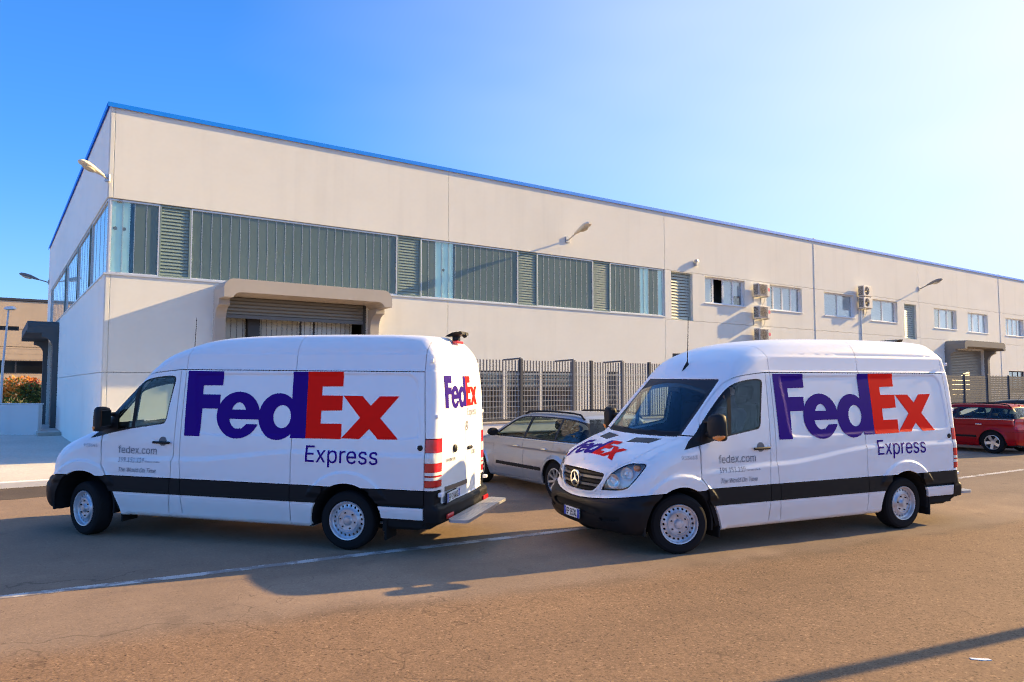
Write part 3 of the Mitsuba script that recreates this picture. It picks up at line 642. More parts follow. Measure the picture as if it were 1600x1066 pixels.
def march(f, lo, hi, h, newton=3):
    """triangle mesh of f = 0 (marching tetrahedra, vertices drawn onto the surface)"""
    lo, hi = np.array(lo, float), np.array(hi, float)
    n = np.ceil((hi - lo) / h).astype(int) + 1
    ax = [lo[i] + h * np.arange(n[i]) for i in range(3)]
    G = np.stack(np.meshgrid(*ax, indexing='ij'), -1).reshape(-1, 3)
    v = f(G)
    v = np.where(np.abs(v) < 1e-6, 1e-6, v)
    idx = np.arange(len(G)).reshape(n)
    cells = np.stack([idx[c[0]:n[0] - 1 + c[0], c[1]:n[1] - 1 + c[1], c[2]:n[2] - 1 + c[2]].ravel() for c in CORN], 1)
    s = v[cells] < 0
    cells = cells[s.any(1) & ~s.all(1)]
    tets = cells[:, TET].reshape(-1, 4)
    ins = v[tets] < 0
    cnt = ins.sum(1)
    tris, cin = [], []
    def order(t, m):      # inside corners first
        k = np.argsort(~m, axis=1, kind='stable'); return np.take_along_axis(t, k, 1), k
    for c in (1, 2, 3):
        m = cnt == c; t, k = order(tets[m], ins[m])
        if c == 1: E = [[(0, 1), (0, 2), (0, 3)]]
        elif c == 3: E = [[(3, 0), (3, 2), (3, 1)]]
        else: E = [[(0, 2), (0, 3), (1, 3)], [(0, 2), (1, 3), (1, 2)]]
        for e in E:
            q = np.stack([np.stack([t[:, a], t[:, b]], 1) for a, b in e], 1)
            tris.append(q)
            w = ins[m][np.arange(len(t))[:, None], k]
            gi = (G[t] * w[..., None]).sum(1) / w.sum(1, keepdims=True); go = (G[t] * ~w[..., None]).sum(1) / (~w).sum(1, keepdims=True)
            cin.append(go - gi)
    q = np.concatenate(tris).reshape(-1, 2); q.sort(axis=1)
    u, inv = np.unique(q, axis=0, return_inverse=True)
    a, b = v[u[:, 0]], v[u[:, 1]]
    P = G[u[:, 0]] + (a / (a - b))[:, None] * (G[u[:, 1]] - G[u[:, 0]])
    F = inv.reshape(-1, 3)
    tri = P[F]; flip = (np.cross(tri[:, 1] - tri[:, 0], tri[:, 2] - tri[:, 0]) * np.concatenate(cin)).sum(1) < 0
    F[flip] = F[flip][:, ::-1]
    for _ in range(newton):
        g = grad(f, P); d = f(P)
        st = -d[:, None] * g / np.maximum((g * g).sum(1), 0.2)[:, None]
        P = P + np.clip(st, -h * 0.4, h * 0.4)
    return P, F
def grad(f, P, e=0.004):
    g = np.zeros_like(P)
    for i in range(3):
        d = np.zeros(3); d[i] = e
        g[:, i] = (f(P + d) - f(P - d)) / (2 * e)
    return g
def solid(P, F):
    m = man(P, F)
    if m.num_tri() == 0 or 'NoError' not in str(m.status()):
        t = trimesh.Trimesh(P, F); t.merge_vertices(digits_vertex=6); m = man(t.vertices, t.faces)
    return m
def shaded(m, f, offs=(0.0,), tol=0.004):
    """ply mesh of a manifold with the smooth normals of f where its corners lie on f = off, facet normals elsewhere"""
    t = tm(m) if hasattr(m, 'to_mesh') else m
    V, F = np.asarray(t.vertices), np.asarray(t.faces)
    tri = V[F]; fn = np.cross(tri[:, 1] - tri[:, 0], tri[:, 2] - tri[:, 0])
    L = np.linalg.norm(fn, axis=1); keep = L > 1e-12
    tri, fn = tri[keep], fn[keep] / L[keep][:, None]
    P = tri.reshape(-1, 3)
    d = f(P); g = grad(f, P); g /= np.maximum(np.linalg.norm(g, axis=1, keepdims=True), 1e-9)
    N = np.repeat(fn, 3, axis=0)
    on = np.zeros(len(P), bool)
    for o in offs: on |= np.abs(d - o) < tol
    al = (g * N).sum(1)
    use = on & (np.abs(al) > 0.75)
    N[use] = g[use] * np.sign(al[use])[:, None]
    key = np.round(np.hstack([P / 1e-5, N / 1e-2])).astype(np.int64)
    _, first, inv = np.unique(key, axis=0, return_index=True, return_inverse=True)
    path = meshkit.write_ply((P[first], inv.reshape(-1, 3)), False, normals=N[first])
    return {'type': 'ply', 'filename': path, 'face_normals': False}
def with_bsdf(d, m): return {**d, 'bsdf': {'type': 'ref', 'id': m}}
def hit(f, P, D, t0, t1, n=60):
    """first crossing of f = 0 from P + t0 D to P + t1 D, vectorised"""
    P, D = np.atleast_2d(P).astype(float), np.broadcast_to(np.asarray(D, float), np.atleast_2d(P).shape)
    lo = np.full(len(P), t0, float); hi_ = np.full(len(P), np.nan)
    prev = lo.copy()
    for t in np.linspace(t0, t1, n)[1:]:
        q = f(P + t * D)
        new = np.isnan(hi_) & (q < 0)
        hi_[new] = t; lo[new] = prev[new]; prev[:] = t
    hi_ = np.where(np.isnan(hi_), t1, hi_); lo = np.where(hi_ == t1, t1, lo)
    for _ in range(14):
        m = (lo + hi_) / 2; q = f(P + m[:, None] * D) < 0
        hi_ = np.where(q, m, hi_); lo = np.where(q, lo, m)
    return P + ((lo + hi_) / 2)[:, None] * D
# ---------------------------------------------------------------- the delivery vans: body solid (x forward from the rear axle, y left, z up)
VAN_PROFILE = ([(-1.10, 0.30, 1), (-1.19, 0.38, 1), (-1.19, 0.53, 1), (-1.165, 0.565, 1), (-1.125, 0.575, 1)] +
    catmull([(-1.125, 0.575, 1), (-1.128, 0.9), (-1.125, 1.3), (-1.105, 1.9), (-1.06, 2.22), (-1.005, 2.39), (-0.90, 2.495), (-0.68, 2.53), (0.0, 2.545), (1.0, 2.54), (1.7, 2.515),
             (2.15, 2.46), (2.48, 2.365), (2.74, 2.225), (2.90, 2.08), (2.985, 1.99, 1)]) +
    catmull([(2.985, 1.99, 1), (3.30, 1.665), (3.625, 1.325, 1)]) +
    catmull([(3.625, 1.325, 1), (3.68, 1.296), (3.9, 1.235), (4.1, 1.165), (4.26, 1.092), (4.36, 1.02), (4.42, 0.94), (4.453, 0.85), (4.465, 0.76), (4.464, 0.615, 1)]) +
    catmull([(4.464, 0.615, 1), (4.488, 0.60), (4.505, 0.55), (4.505, 0.48), (4.49, 0.37), (4.43, 0.285), (4.28, 0.25, 1)]))
VAN_A = Table(sg.Polygon([p[:2] for p in VAN_PROFILE] + [(4.0, 0.25), (-0.9, 0.25)]))
RECESS = sg.Polygon(catmull([(2.08, 2.025), (1.2, 2.035), (0.0, 2.045), (-0.60, 2.05), (-0.74, 2.035), (-0.82, 1.96), (-0.855, 1.75), (-0.885, 1.42), (-0.875, 1.34), (-0.82, 1.315),
                             (-0.2, 1.305), (1.0, 1.295), (1.88, 1.285), (1.96, 1.30), (2.01, 1.36), (2.06, 1.7), (2.10, 1.99), (2.08, 2.025)], 4)).buffer(0)
VAN_R = Table(RECESS, 0.3, 0.015)
HUBF, HUBR, HZ = 3.665, 0.0, 0.335
def van_width(x, z):
    w = 0.985 - 0.085 * np.clip((z - 1.15) / 0.9, 0, 2) ** 1.3 - 0.03 * sstep(0.52, 0.27, z)
    zc = 1.17 - 0.15 * sstep(0.5, 2.2, x) - 0.05 * sstep(2.3, 3.2, x)
    w = w - 0.016 * sstep(zc - 0.075, zc - 0.005, z) * (1 - 0.8 * sstep(2.9, 3.4, x)) + 0.004
    w = w - 0.010 * sstep(0.012, -0.026, VAN_R(x, z))
    w = w - 0.010 * sstep(2.082, 2.105, z) * sstep(2.5, 2.2, x) - 0.010 * sstep(2.275, 2.30, z)
    for hx in (HUBF, HUBR):
        r = np.hypot(x - hx, z - HZ)
        w = w + 0.020 * sstep(0.595, 0.560, r) * sstep(0.60, 0.66, z)
    return w - 0.045 * sstep(3.75, 4.4, x)
def van_f(P):
    x, y, z = P[..., 0], np.abs(P[..., 1]), P[..., 2]
    y2 = y * y
    nose, ws, bump = 0.36 * y2 - 0.06 * y2 ** 3, 0.20 * y2, 0.14 * y2 + 0.17 * y2 ** 3
    k = sstep(0.56 + 0.1 * y2, 0.66 + 0.1 * y2, z)
    bf = bump * (1 - k) + nose * k
    k = sstep(1.15, 1.34, z)
    bf = bf * (1 - k) + ws * k
    bf = bf * sstep(1.6, 2.9, x)
    br = 0.055 * y2 * sstep(-0.4, -1.0, x)
    zz = z + 0.075 * y2 * sstep(2.15, 2.4, z)
    a = VAN_A(x + bf - br, zz)
    b = y - van_width(x, z)
    r = 0.15 + 0.06 * sstep(2.15, 2.4, z) * sstep(2.9, 2.2, x)
    rr = 0.075 + 0.13 * sstep(2.25, 2.45, z)
    k = sstep(-0.75, -0.95, x)
    r = r * (1 - k) + rr * k
    r = r * (1 - 0.55 * sstep(0.75, 0.5, z) * sstep(3.9, 3.6, x))
    r = np.where(x > 3.0, r * (1 - 0.4 * sstep(0.72, 0.60, z)), r)
    r = r - 0.075 * sstep(1.25, 1.40, z) * sstep(2.35, 2.8, x) * sstep(2.25, 2.0, z)
    return rmax(a, b, r)
def shifted(f, d): return lambda P: f(P) + d
_h = 0.034
_lo, _hi = [-1.35, -1.15, 0.15], [4.65, 1.15, 2.65]
VO = solid(*march(van_f, _lo, _hi, _h)).simplify(0.0005)
VI = solid(*march(shifted(van_f, 0.03), _lo, _hi, 0.055)).simplify(0.002)

# paint and the other materials of the vehicles
def paint(name, base, rough=0.32, metallic=0.0, coat=1.0):
    scene[name] = {'type': 'twosided', 'bsdf': {'type': 'principled', 'base_color': base if isinstance(base, dict) else rgb(*base), 'roughness': rough, 'metallic': metallic, 'specular': 0.5, 'clearcoat': coat, 'clearcoat_gloss': 0.96}}
def dusty_white(p, n, uv):
    low = smoothstep(0.75, 0.28, p.z + 0.12 * (fbm(p.x * 5, p.y * 5, p.z * 5, 3) - 0.5))
    return mix((0.80, 0.80, 0.80), (0.60, 0.57, 0.53), 0.45 * low)
paint('van_white', proc(dusty_white), 0.30)
mat('bumper_plastic', (0.010, 0.0105, 0.012), 0.5, specular=0.18)
mat('rubber', (0.012, 0.012, 0.012), 0.8, specular=0.2)
mat('tyre', (0.012, 0.012, 0.013), 0.85, specular=0.2)
mat('liner_black', (0.008, 0.008, 0.008), 0.95)
mat('cab_dark', (0.016, 0.017, 0.019), 0.8, specular=0.2)
mat('cab_grey', (0.16, 0.165, 0.17), 0.8)
def dusty_rim(p, n, uv): return mix((0.60, 0.62, 0.66), (0.36, 0.33, 0.30), 0.55 * smoothstep(0.4, 0.75, fbm(p.x * 9, p.y * 9, p.z * 9, 3)))
mat('wheel_silver', proc(dusty_rim), 0.33, metallic=0.5)
mat('alloy', (0.62, 0.62, 0.63), 0.25, metallic=0.8)
mat('chrome', (0.78, 0.78, 0.78), 0.12, metallic=1.0)
mat('grey_trim', (0.17, 0.16, 0.145), 0.35, metallic=0.4)
mat('livery_purple', (0.030, 0.005, 0.21), 0.5, specular=0.06)
mat('livery_red', (0.93, 0.012, 0.006), 0.5, specular=0.06)
mat('grey_ink', (0.16, 0.18, 0.22), 0.5)
mat('light_ink', (0.33, 0.36, 0.42), 0.5)
mat('plate_white', (0.74, 0.75, 0.74), 0.4)
mat('plate_blue', (0.010, 0.05, 0.42), 0.4)
mat('ink_black', (0.02, 0.02, 0.022), 0.5)
paint('lamp_red', (0.58, 0.012, 0.018), 0.15)
paint('lamp_clear', (0.74, 0.72, 0.68), 0.12)
paint('amber', (0.80, 0.26, 0.04), 0.2)
mat('mirror_glass', (0.10, 0.10, 0.11), 0.05, metallic=1.0)
scene['glass'] = {'type': 'thindielectric', 'int_ior': 1.36, 'specular_transmittance': rgb(0.70, 0.80, 0.76)}
scene['glass_dark'] = {'type': 'thindielectric', 'int_ior': 1.4, 'specular_transmittance': rgb(0.16, 0.19, 0.20)}
scene['lens_clear'] = {'type': 'thindielectric', 'int_ior': 1.5}
mat('reflector', (0.80, 0.79, 0.77), 0.30)
mat('skin', (0.30, 0.18, 0.12), 0.6)
mat('dark_cloth', (0.020, 0.020, 0.045), 0.9)
mat('hair_black', (0.012, 0.010, 0.009), 0.7)

class Parts:
    """collects the parts of a vehicle: (name, ply dict with material, side transform or None, label, sub-part of)"""
    def __init__(s, f, off=0.03): s.f, s.off, s.l = f, off, []
    def fine(s, m, edge=0.025):
        """refine a panel and draw its outer face onto the true surface"""
        t = tm(m.refine_to_length(edge)); V = np.array(t.vertices)
        for _ in range(2):
            d = s.f(V); near = np.abs(d) < 0.008
            g = grad(s.f, V[near]); V[near] -= d[near, None] * g / np.maximum((g * g).sum(1), 0.3)[:, None]
        return trimesh.Trimesh(V, t.faces, process=False)
    def add(s, name, m, bsdf, label=None, sub=None, body=False, smooth=False, tag=None):
        if isinstance(m, dict): d = with_bsdf(m, bsdf)
        elif body:
            if hasattr(m, 'num_tri') and m.num_tri() == 0: return
            d = with_bsdf(shaded(m, s.f, (0.0, -s.off)), bsdf)
        else: d = mikit.ply(tm(m) if hasattr(m, 'to_mesh') else m, bsdf, smooth=smooth)
        s.l.append([name, d, label, sub, tag]); return len(s.l) - 1
    def both(s, name, m, bsdf, **kw):
        fine = kw.pop('fine', None)
        m2 = m.mirror([0, 1, 0])
        if fine: m, m2 = s.fine(m, fine), s.fine(m2, 0.15)
        i = s.add(name, m, bsdf, **kw); s.add(name, m2, bsdf, **kw); return i
    def place(s, root, tw, local=lambda tag: None, skip=()):
        keys = {}
        for i, (name, d, label, sub, tag) in enumerate(s.l):
            if tag in skip: continue
            L = local(tag) if tag else None
            par = root if sub is None else keys[sub]
            keys[i] = obj(name, d, None, par, tw @ L if L is not None else tw, label=label)
        return keys
def outer_skin(m, f, off=0.0, tol=0.003):
    """only the faces of m that lie on f = off: an open sheet for window glass"""
    t = tm(m); c = np.abs(f(t.vertices) - off) < tol
    F = t.faces[c[t.faces].all(1)]
    t2 = trimesh.Trimesh(t.vertices, F, process=True)
    return t2
def sheet_dict(t, f):
    g = grad(f, np.asarray(t.vertices)); g /= np.linalg.norm(g, axis=1, keepdims=True)
    path = meshkit.write_ply((np.asarray(t.vertices), np.asarray(t.faces)), False, normals=g)
    return {'type': 'ply', 'filename': path, 'face_normals': False}
G = 0.0055
def sidep(pts, y0=0.0, y1=1.3, grow=-G): 
    p = pts if hasattr(pts, 'geoms') or hasattr(pts, 'exterior') else sg.Polygon(pts).buffer(0)
    return ext_xz(p.buffer(grow, join_style=2), y0, y1)
def topp(pts, z0, z1, grow=-G):
    p = pts if hasattr(pts, 'exterior') else sg.Polygon(pts).buffer(0)
    return ext_xy(p.buffer(grow, join_style=2), z0, z1)
def frontp(pts, x0, x1, grow=-G):
    p = pts if hasattr(pts, 'exterior') else sg.Polygon(pts).buffer(0)
    return ext_yz(p.buffer(grow, join_style=2), x0, x1)

van = Parts(van_f)
SHELL = VO - VI
arch_f = sg.Point(HUBF, HZ).buffer(0.447, 24).union(sg.Polygon([(3.27, 0.60), (3.07, 0.15), (4.13, 0.15), (4.10, 0.45)]))
arch_r = sg.Point(HUBR, HZ).buffer(0.447, 24).union(sg.Polygon([(-0.425, 0.50), (-0.49, 0.15), (0.47, 0.15), (0.42, 0.45)]))
ARCH = union([ext_xz(a, s0, s1) for a in (arch_f, arch_r) for s0, s1 in ((0.52, 1.3), (-1.3, -0.52))])
SH = SHELL - ARCH
LEFT = SH.trim_by_plane([0, 1, 0], 0.0)

DOORP = sg.Polygon([(2.322, 2.075)] + catmull([(2.322, 2.075), (2.541, 2.052), (2.726, 2.026), (2.826, 1.992), (2.889, 1.949), (3.015, 1.828), (3.163, 1.674), (3.249, 1.578), (3.317, 1.485), (3.368, 1.38, 1)]) +
                   [(3.385, 1.20), (3.378, 0.864)] + [(3.30, 0.765), (3.22, 0.60), (3.11, 0.36), (3.085, 0.29), (3.08, 0.15)] + [(2.38, 0.15), (2.375, 0.34), (2.36, 0.54), (2.355, 0.75), (2.355, 0.94), (2.333, 1.01)])
WINP = sg.Polygon(catmull([(2.385, 1.945), (2.40, 1.982), (2.46, 1.995), (2.68, 1.974), (2.83, 1.932), (2.916, 1.880), (2.983, 1.822), (3.095, 1.712), (3.208, 1.594), (3.319, 1.470), (3.447, 1.322), (3.585, 1.193, 1)]) + [(3.366, 1.238), (3.18, 1.283), (2.96, 1.328)] + catmull([(2.56, 1.390), (2.50, 1.403), (2.468, 1.45), (2.445, 1.60), (2.385, 1.945)])).buffer(0)
STRIP = (0.545, 0.735)
striped = lambda pl: pl.difference(sg.box(-2, STRIP[0], 5, STRIP[1]))
# oblique outline of the headlight: s across a direction 35 degrees off the nose, z up
cA, sA = math.cos(math.radians(38)), math.sin(math.radians(38))
def obl(x, y): return -x * sA + y * cA
hl_pts = [(4.385, 0.46, 0.728), (4.314, 0.614, 0.738), (4.262, 0.712, 0.755), (4.222, 0.775, 0.787), (4.178, 0.827, 0.855), (4.107, 0.862, 0.95), (4.035, 0.858, 1.035), (4.09, 0.787, 1.043), (4.128, 0.725, 1.040), (4.228, 0.631, 0.99), (4.327, 0.535, 0.888)]
hlp = sg.Polygon(catmull([(obl(x, y), z) for x, y, z in hl_pts] + [(obl(4.385, 0.46), 0.728)], 5)).buffer(0)
def oblp(p, t0=3.9, t1=5.4, grow=0.0):
    m = Manifold.extrude(polys(p.buffer(grow)), t1 - t0)     # (s, z, t)
    # point = s*(-sA, cA) + t*(cA, sA)
    M = np.array([[-sA, 0, cA, t0 * cA], [cA, 0, sA, t0 * sA], [0, 1, 0, 0]], float)
    r = m.transform(M)
    return r if r.volume() > 0 else r
HLP = oblp(hlp, 3.4, 5.2)
HLP2 = union([HLP, HLP.mirror([0, 1, 0])])
hood_edge = [(3.52, 0.76), (3.70, 0.742), (3.87, 0.727), (4.127, 0.698), (4.20, 0.655), (4.26, 0.60), (4.333, 0.52), (4.36, 0.47), (4.395, 0.452), (4.60, 0.44)]
ws_base = lambda y: 3.628 - 0.225 * y * y
hoodp = sg.Polygon([(x, y) for x, y in hood_edge] + [(x, -y) for x, y in hood_edge[::-1]] + [(ws_base(y) + 0.012, y) for y in np.linspace(-0.76, 0.76, 13)]).buffer(0)
wsp = sg.Polygon([(2.982 - 0.2 * y * y, y) for y in np.linspace(-0.70, 0.70, 13)] + [(2.89, 0.715), (3.2, 0.742), (3.498, 0.757)] + [(ws_base(y), y) for y in np.linspace(0.75, -0.75, 13)] + [(3.498, -0.757), (3.2, -0.742), (2.89, -0.715)]).buffer(0)
BUMPTOP = [(y, 0.604 + 0.115 * y * y) for y in np.linspace(-1.1, 1.1, 25)]
bump_front = frontp([(1.1, 0.1)] + BUMPTOP[::-1] + [(-1.1, 0.1)], 3.7, 4.8)
nose_front = frontp([(1.1, 1.5)] + BUMPTOP[::-1] + [(-1.1, 1.5)], 3.0, 4.8)

VI2 = solid(*march(shifted(van_f, 0.036), _lo, _hi, 0.08)).simplify(0.002)
lin = (VI.scale([1, 1, 1]) - VI2) - ARCH - sidep(WINP.buffer(0.03), 0.3, 1.3, 0.0) - sidep(WINP.buffer(0.03), -1.3, -0.3, 0.0) - topp(wsp, 1.2, 3, 0.02) - HLP2 - frontp(sg.box(-0.6, 0.3, 0.6, 0.95), 4.0, 5, 0.0)
van.add('inner_frame', lin, 'liner_black')
# --- cab doors
door = LEFT ^ sidep(striped(DOORP), 0.722, 1.3)
di = van.both('front_door', door - sidep(WINP, 0.3, 1.3, 0.0), 'van_white', body=True, fine=0.03)
rim_ = WINP.buffer(0.0)
panes = [sg.Polygon([(2.415, 1.962), (2.50, 1.975), (2.69, 1.952), (2.82, 1.915), (2.872, 1.885), (2.912, 1.358), (2.56, 1.413), (2.49, 1.438), (2.465, 1.6)]).buffer(0.010),
         sg.Polygon([(2.945, 1.832), (3.07, 1.708), (3.185, 1.585), (3.165, 1.312), (2.965, 1.350)])]
black = rim_
for p in panes: black = black.difference(p)
wf = LEFT ^ sidep(black.intersection(DOORP.buffer(-0.004)), 0.3, 1.3, 0.0)
van.both('window_surround', wf, 'black_plastic', body=True)
van.both('mirror_base', LEFT ^ sidep(black.difference(DOORP), 0.3, 1.3, 0.0), 'black_plastic', body=True)
for p in panes:
    t = outer_skin(VO.trim_by_plane([0, 1, 0], 0.3) ^ sidep(p, 0.3, 1.3, 0.0), van_f)
    for sgn in (1, -1):
        t2 = trimesh.Trimesh(t.vertices * [1, sgn, 1], t.faces if sgn > 0 else t.faces[:, ::-1], process=False)
        t2.vertices[:, 1] -= sgn * 0.004
        van.add('door_window', mikit.ply(t2, None, smooth=True), 'glass')
hb = cbox(2.365, 2.62, 0.985, 1.018, 1.155, 1.185, 0.012)
van.both('door_handle', hb, 'black_plastic', smooth=40)
van.both('handle_recess', (VO ^ sidep(sg.Point(2.49, 1.185).buffer(0.062, 16), 0.5, 1.3)).translate([0, 0.0025, 0]), 'cab_grey', body=False, smooth=50)

# --- side panels
YMID = 0.736
sideA = sg.Polygon([(2.248, 2.075), (2.245, 1.02), (2.215, 0.75), (2.205, 0.54), (2.185, 0.34), (2.17, 0.15), (0.705, 0.15), (YMID, 2.075)])
sideB = sg.Polygon([(YMID, 2.075), (0.705, 0.15), (-0.98, 0.15), (-0.957, 0.6), (-0.953, 1.30), (-0.905, 2.075)])
pillar = sg.Polygon([(2.322, 2.075), (2.333, 1.01), (2.355, 0.94), (2.355, 0.75), (2.36, 0.54), (2.375, 0.34), (2.38, 0.15), (2.17, 0.15), (2.185, 0.34), (2.205, 0.54), (2.215, 0.75), (2.245, 1.02), (2.248, 2.075)])
sideB_low = sideB.difference(sg.box(-2, 0.15, -0.955, 0.75))
van.both('side_panel', LEFT ^ sidep(striped(sideA)), 'van_white', body=True, fine=0.019)
van.both('rear_side_panel', LEFT ^ sidep(striped(sideB_low).difference(sg.box(-0.98, 0.1, -0.44, 0.405)).difference(sg.box(-0.98, 0.1, -0.40, 0.545).difference(sg.box(-0.95, 0.405, -0.40, 0.60)))), 'van_white', body=True, fine=0.019)
van.both('door_pillar', LEFT ^ sidep(striped(pillar)), 'van_white', body=True)
van.both('rear_corner', (LEFT ^ sidep(sg.Polygon([(-0.953, 1.315), (-0.905, 2.075), (-0.905, 2.7), (-1.4, 2.7), (-1.4, 0.735), (-0.955, 0.735), (-0.955, 0.775), (-1.4, 0.776), (-1.4, 1.315)]), 0.0, 1.3)) - frontp(sg.box(-0.79, 0.5, 0.79, 2.42), -2, -0.93, 0.0), 'van_white', body=True)
for a, b in ((sg.box(2.36, STRIP[0], 3.33, STRIP[1]), 0), (sg.box(2.21, STRIP[0], 2.355, STRIP[1]), 0), (sg.box(0.717, STRIP[0], 2.205, STRIP[1]), 0), (sg.box(0.3, STRIP[0], 0.712, STRIP[1]), 0), (sg.box(-0.955, STRIP[0] + 0.03, -0.3, STRIP[1]), 0)):
    m = (LEFT ^ sidep(a, 0, 1.3, -0.002)) - sidep(sg.Polygon([(3.20, 0.5), (3.27, 0.60), (3.31, 0.74), (3.5, 0.74), (3.5, 0.5)]), 0, 1.3, 0.0)
    van.both('side_moulding', m.translate([0, 0.012, 0]), 'bumper_plastic', smooth=40)
van.both('sill', cbox(0.46, 3.06, 0.90, 0.957, 0.285, 0.318, 0.01), 'van_white')
# --- roof
roof_all = SHELL - sidep(DOORP, 0.718, 1.3, 0.004) - sidep(DOORP, -1.3, -0.718, 0.004) - topp(wsp, 1.2, 3, 0.004) - topp(hoodp, 0.3, 1.5, 0.0) - sidep(WINP, 0.6, 1.3, 0.003) - sidep(WINP, -1.3, -0.6, 0.003)
cab_roof = roof_all ^ ext_xz(sg.Polygon([(2.255, 2.079), (2.33, 2.079), (2.33, 1.9), (3.36, 1.345), (3.60, 1.345), (3.60, 1.9), (3.0, 2.7), (2.255, 2.7)]), -1.3, 1.3)
van.add('cab_roof', cab_roof, 'van_white', body=True)
van.add('roof', SHELL ^ ext_xz(sg.box(YMID + 0.004, 2.079, 2.247, 2.8), -1.3, 1.3), 'van_white', body=True)
van.add('rear_roof', SHELL ^ ext_xz(sg.Polygon([(YMID - 0.004, 2.079), (YMID - 0.004, 2.8), (-0.901, 2.8), (-0.901, 2.079)]), -1.3, 1.3), 'van_white', body=True)
rr = SHELL ^ ext_xz(sg.Polygon([(-0.909, 2.424), (-0.909, 2.8), (-1.4, 2.8), (-1.4, 2.424)]), -0.79, 0.79)
van.add('rear_header', rr, 'van_white', body=True)
# --- front
fend = sg.Polygon([(3.396, 1.337), (3.396, 1.2), (3.382, 0.86), (3.30, 0.755), (3.30, 0.735), (3.9, 0.55), (4.8, 0.55), (4.8, 1.337)])
fe_ = (LEFT ^ sidep(fend, 0.3, 1.3)) - topp(hoodp, 0.3, 1.6, 0.004) - oblp(hlp, 3.4, 5.2, 0.004) - sidep(WINP, 0.3, 1.3, 0.003) - topp(wsp, 1.2, 3, 0.004)
van.both('fender', fe_ ^ nose_front, 'van_white', body=True, fine=0.03)
grillep = sg.Polygon(catmull([(0.455, 0.912), (0.25, 0.928), (0.0, 0.934), (-0.25, 0.928), (-0.455, 0.912), (-0.478, 0.895), (-0.47, 0.85), (-0.42, 0.775), (-0.35, 0.715), (-0.28, 0.694), (0, 0.686), (0.28, 0.694), (0.35, 0.715), (0.42, 0.775), (0.47, 0.85), (0.478, 0.895), (0.455, 0.912)], 5)).buffer(0)
hood = (SH ^ topp(hoodp, 0.3, 1.6)) ^ nose_front
hood = hood - frontp(grillep, 4.0, 4.8, 0.0) - union([oblp(hlp, 3.4, 5.2, 0.004), oblp(hlp, 3.4, 5.2, 0.004).mirror([0, 1, 0])])
van.add('hood', van.fine(hood, 0.035), 'van_white', body=True)
gr = (VO ^ frontp(grillep, 4.2, 4.8, 0.004)).translate([-0.045, 0, 0])
gr = gr - (VI.translate([-0.045, 0, 0]))
gi = van.add('grille', gr, 'bumper_plastic', smooth=40)
for i, zc in enumerate((0.90, 0.855, 0.81, 0.765, 0.72)):
    bar_ = (VO ^ frontp(sg.box(-0.47, zc - 0.014, 0.47, zc + 0.012).intersection(grillep), 4.2, 4.8, 0.0)) - VI
    van.add('grille_bar', bar_.translate([-0.012, 0, 0]), 'grey_trim' if i in (1, 3) else 'bumper_plastic', sub=gi, smooth=40)
# grille surround lip
lip = grillep.buffer(0.022).difference(grillep.buffer(0.001))
van.add('grille_surround', ((VO ^ frontp(lip, 4.2, 4.8, 0.0)) - VI).translate([0.006, 0, 0]), 'van_white', smooth=40)
def star(r, depth=0.012):
    ring = sg.Point(0, 0).buffer(r, 32).difference(sg.Point(0, 0).buffer(r * 0.86, 32))
    pts = []
    for k in range(6):
        a = math.pi / 2 + k * math.pi / 3; q = r * 0.90 if k % 2 == 0 else r * 0.16
        pts.append((q * math.cos(a), q * math.sin(a)))
    return ring.union(sg.Polygon(pts)).buffer(0.001)
van.add('star_emblem', ext_yz(sa.translate(star(0.098), 0, 0.81), 4.452, 4.476), 'chrome', smooth=30)
van.add('hood_badge', ext_yz(sa.translate(sg.Point(0, 0).buffer(0.02, 16), 0, 0), 0, 0.006).rotate([0, -38, 0]).translate([4.356, 0, 1.022]), 'chrome')
# bumper
bm = SH ^ bump_front
bm = bm ^ ext_xz(sg.box(3.93, 0.1, 4.8, 0.9), -1.3, 1.3)
intake = sg.Polygon(catmull([(0.50, 0.53), (0.0, 0.545), (-0.50, 0.53), (-0.56, 0.50), (-0.50, 0.462), (0, 0.455), (0.50, 0.462), (0.56, 0.50), (0.50, 0.53)], 5)).buffer(0)
side_in = [sg.Polygon([(s * 0.52, 0.43), (s * 0.80, 0.47), (s * 0.80, 0.43), (s * 0.54, 0.395)]) for s in (1, -1)]
grooves = [sg.box(-1.2, 0.40, -0.45, 0.408), sg.box(0.45, 0.40, 1.2, 0.408)]
bi = van.add('front_bumper', bm - frontp(intake, 4.2, 4.9, 0.0) - union([frontp(q, 4.0, 4.9, 0.0) for q in side_in]), 'bumper_plastic', body=True)
van.add('air_intake', VI ^ frontp(intake, 4.25, 4.9, 0.03), 'liner_black', sub=bi)
for q in side_in: van.add('fog_lamp_recess', VI ^ frontp(q, 4.1, 4.9, 0.03), 'liner_black', sub=bi)
ly = lambda s: [(s * 0.30, 0.365), (s * 0.80, 0.395), (s * 0.80, 0.385), (s * 0.30, 0.352)]
for s in (1, -1): van.add('bumper_crease', ((VO ^ frontp(ly(s), 4.0, 4.9, 0.0)) - VI).translate([0.006, 0, 0]), 'bumper_plastic', sub=bi, smooth=40)
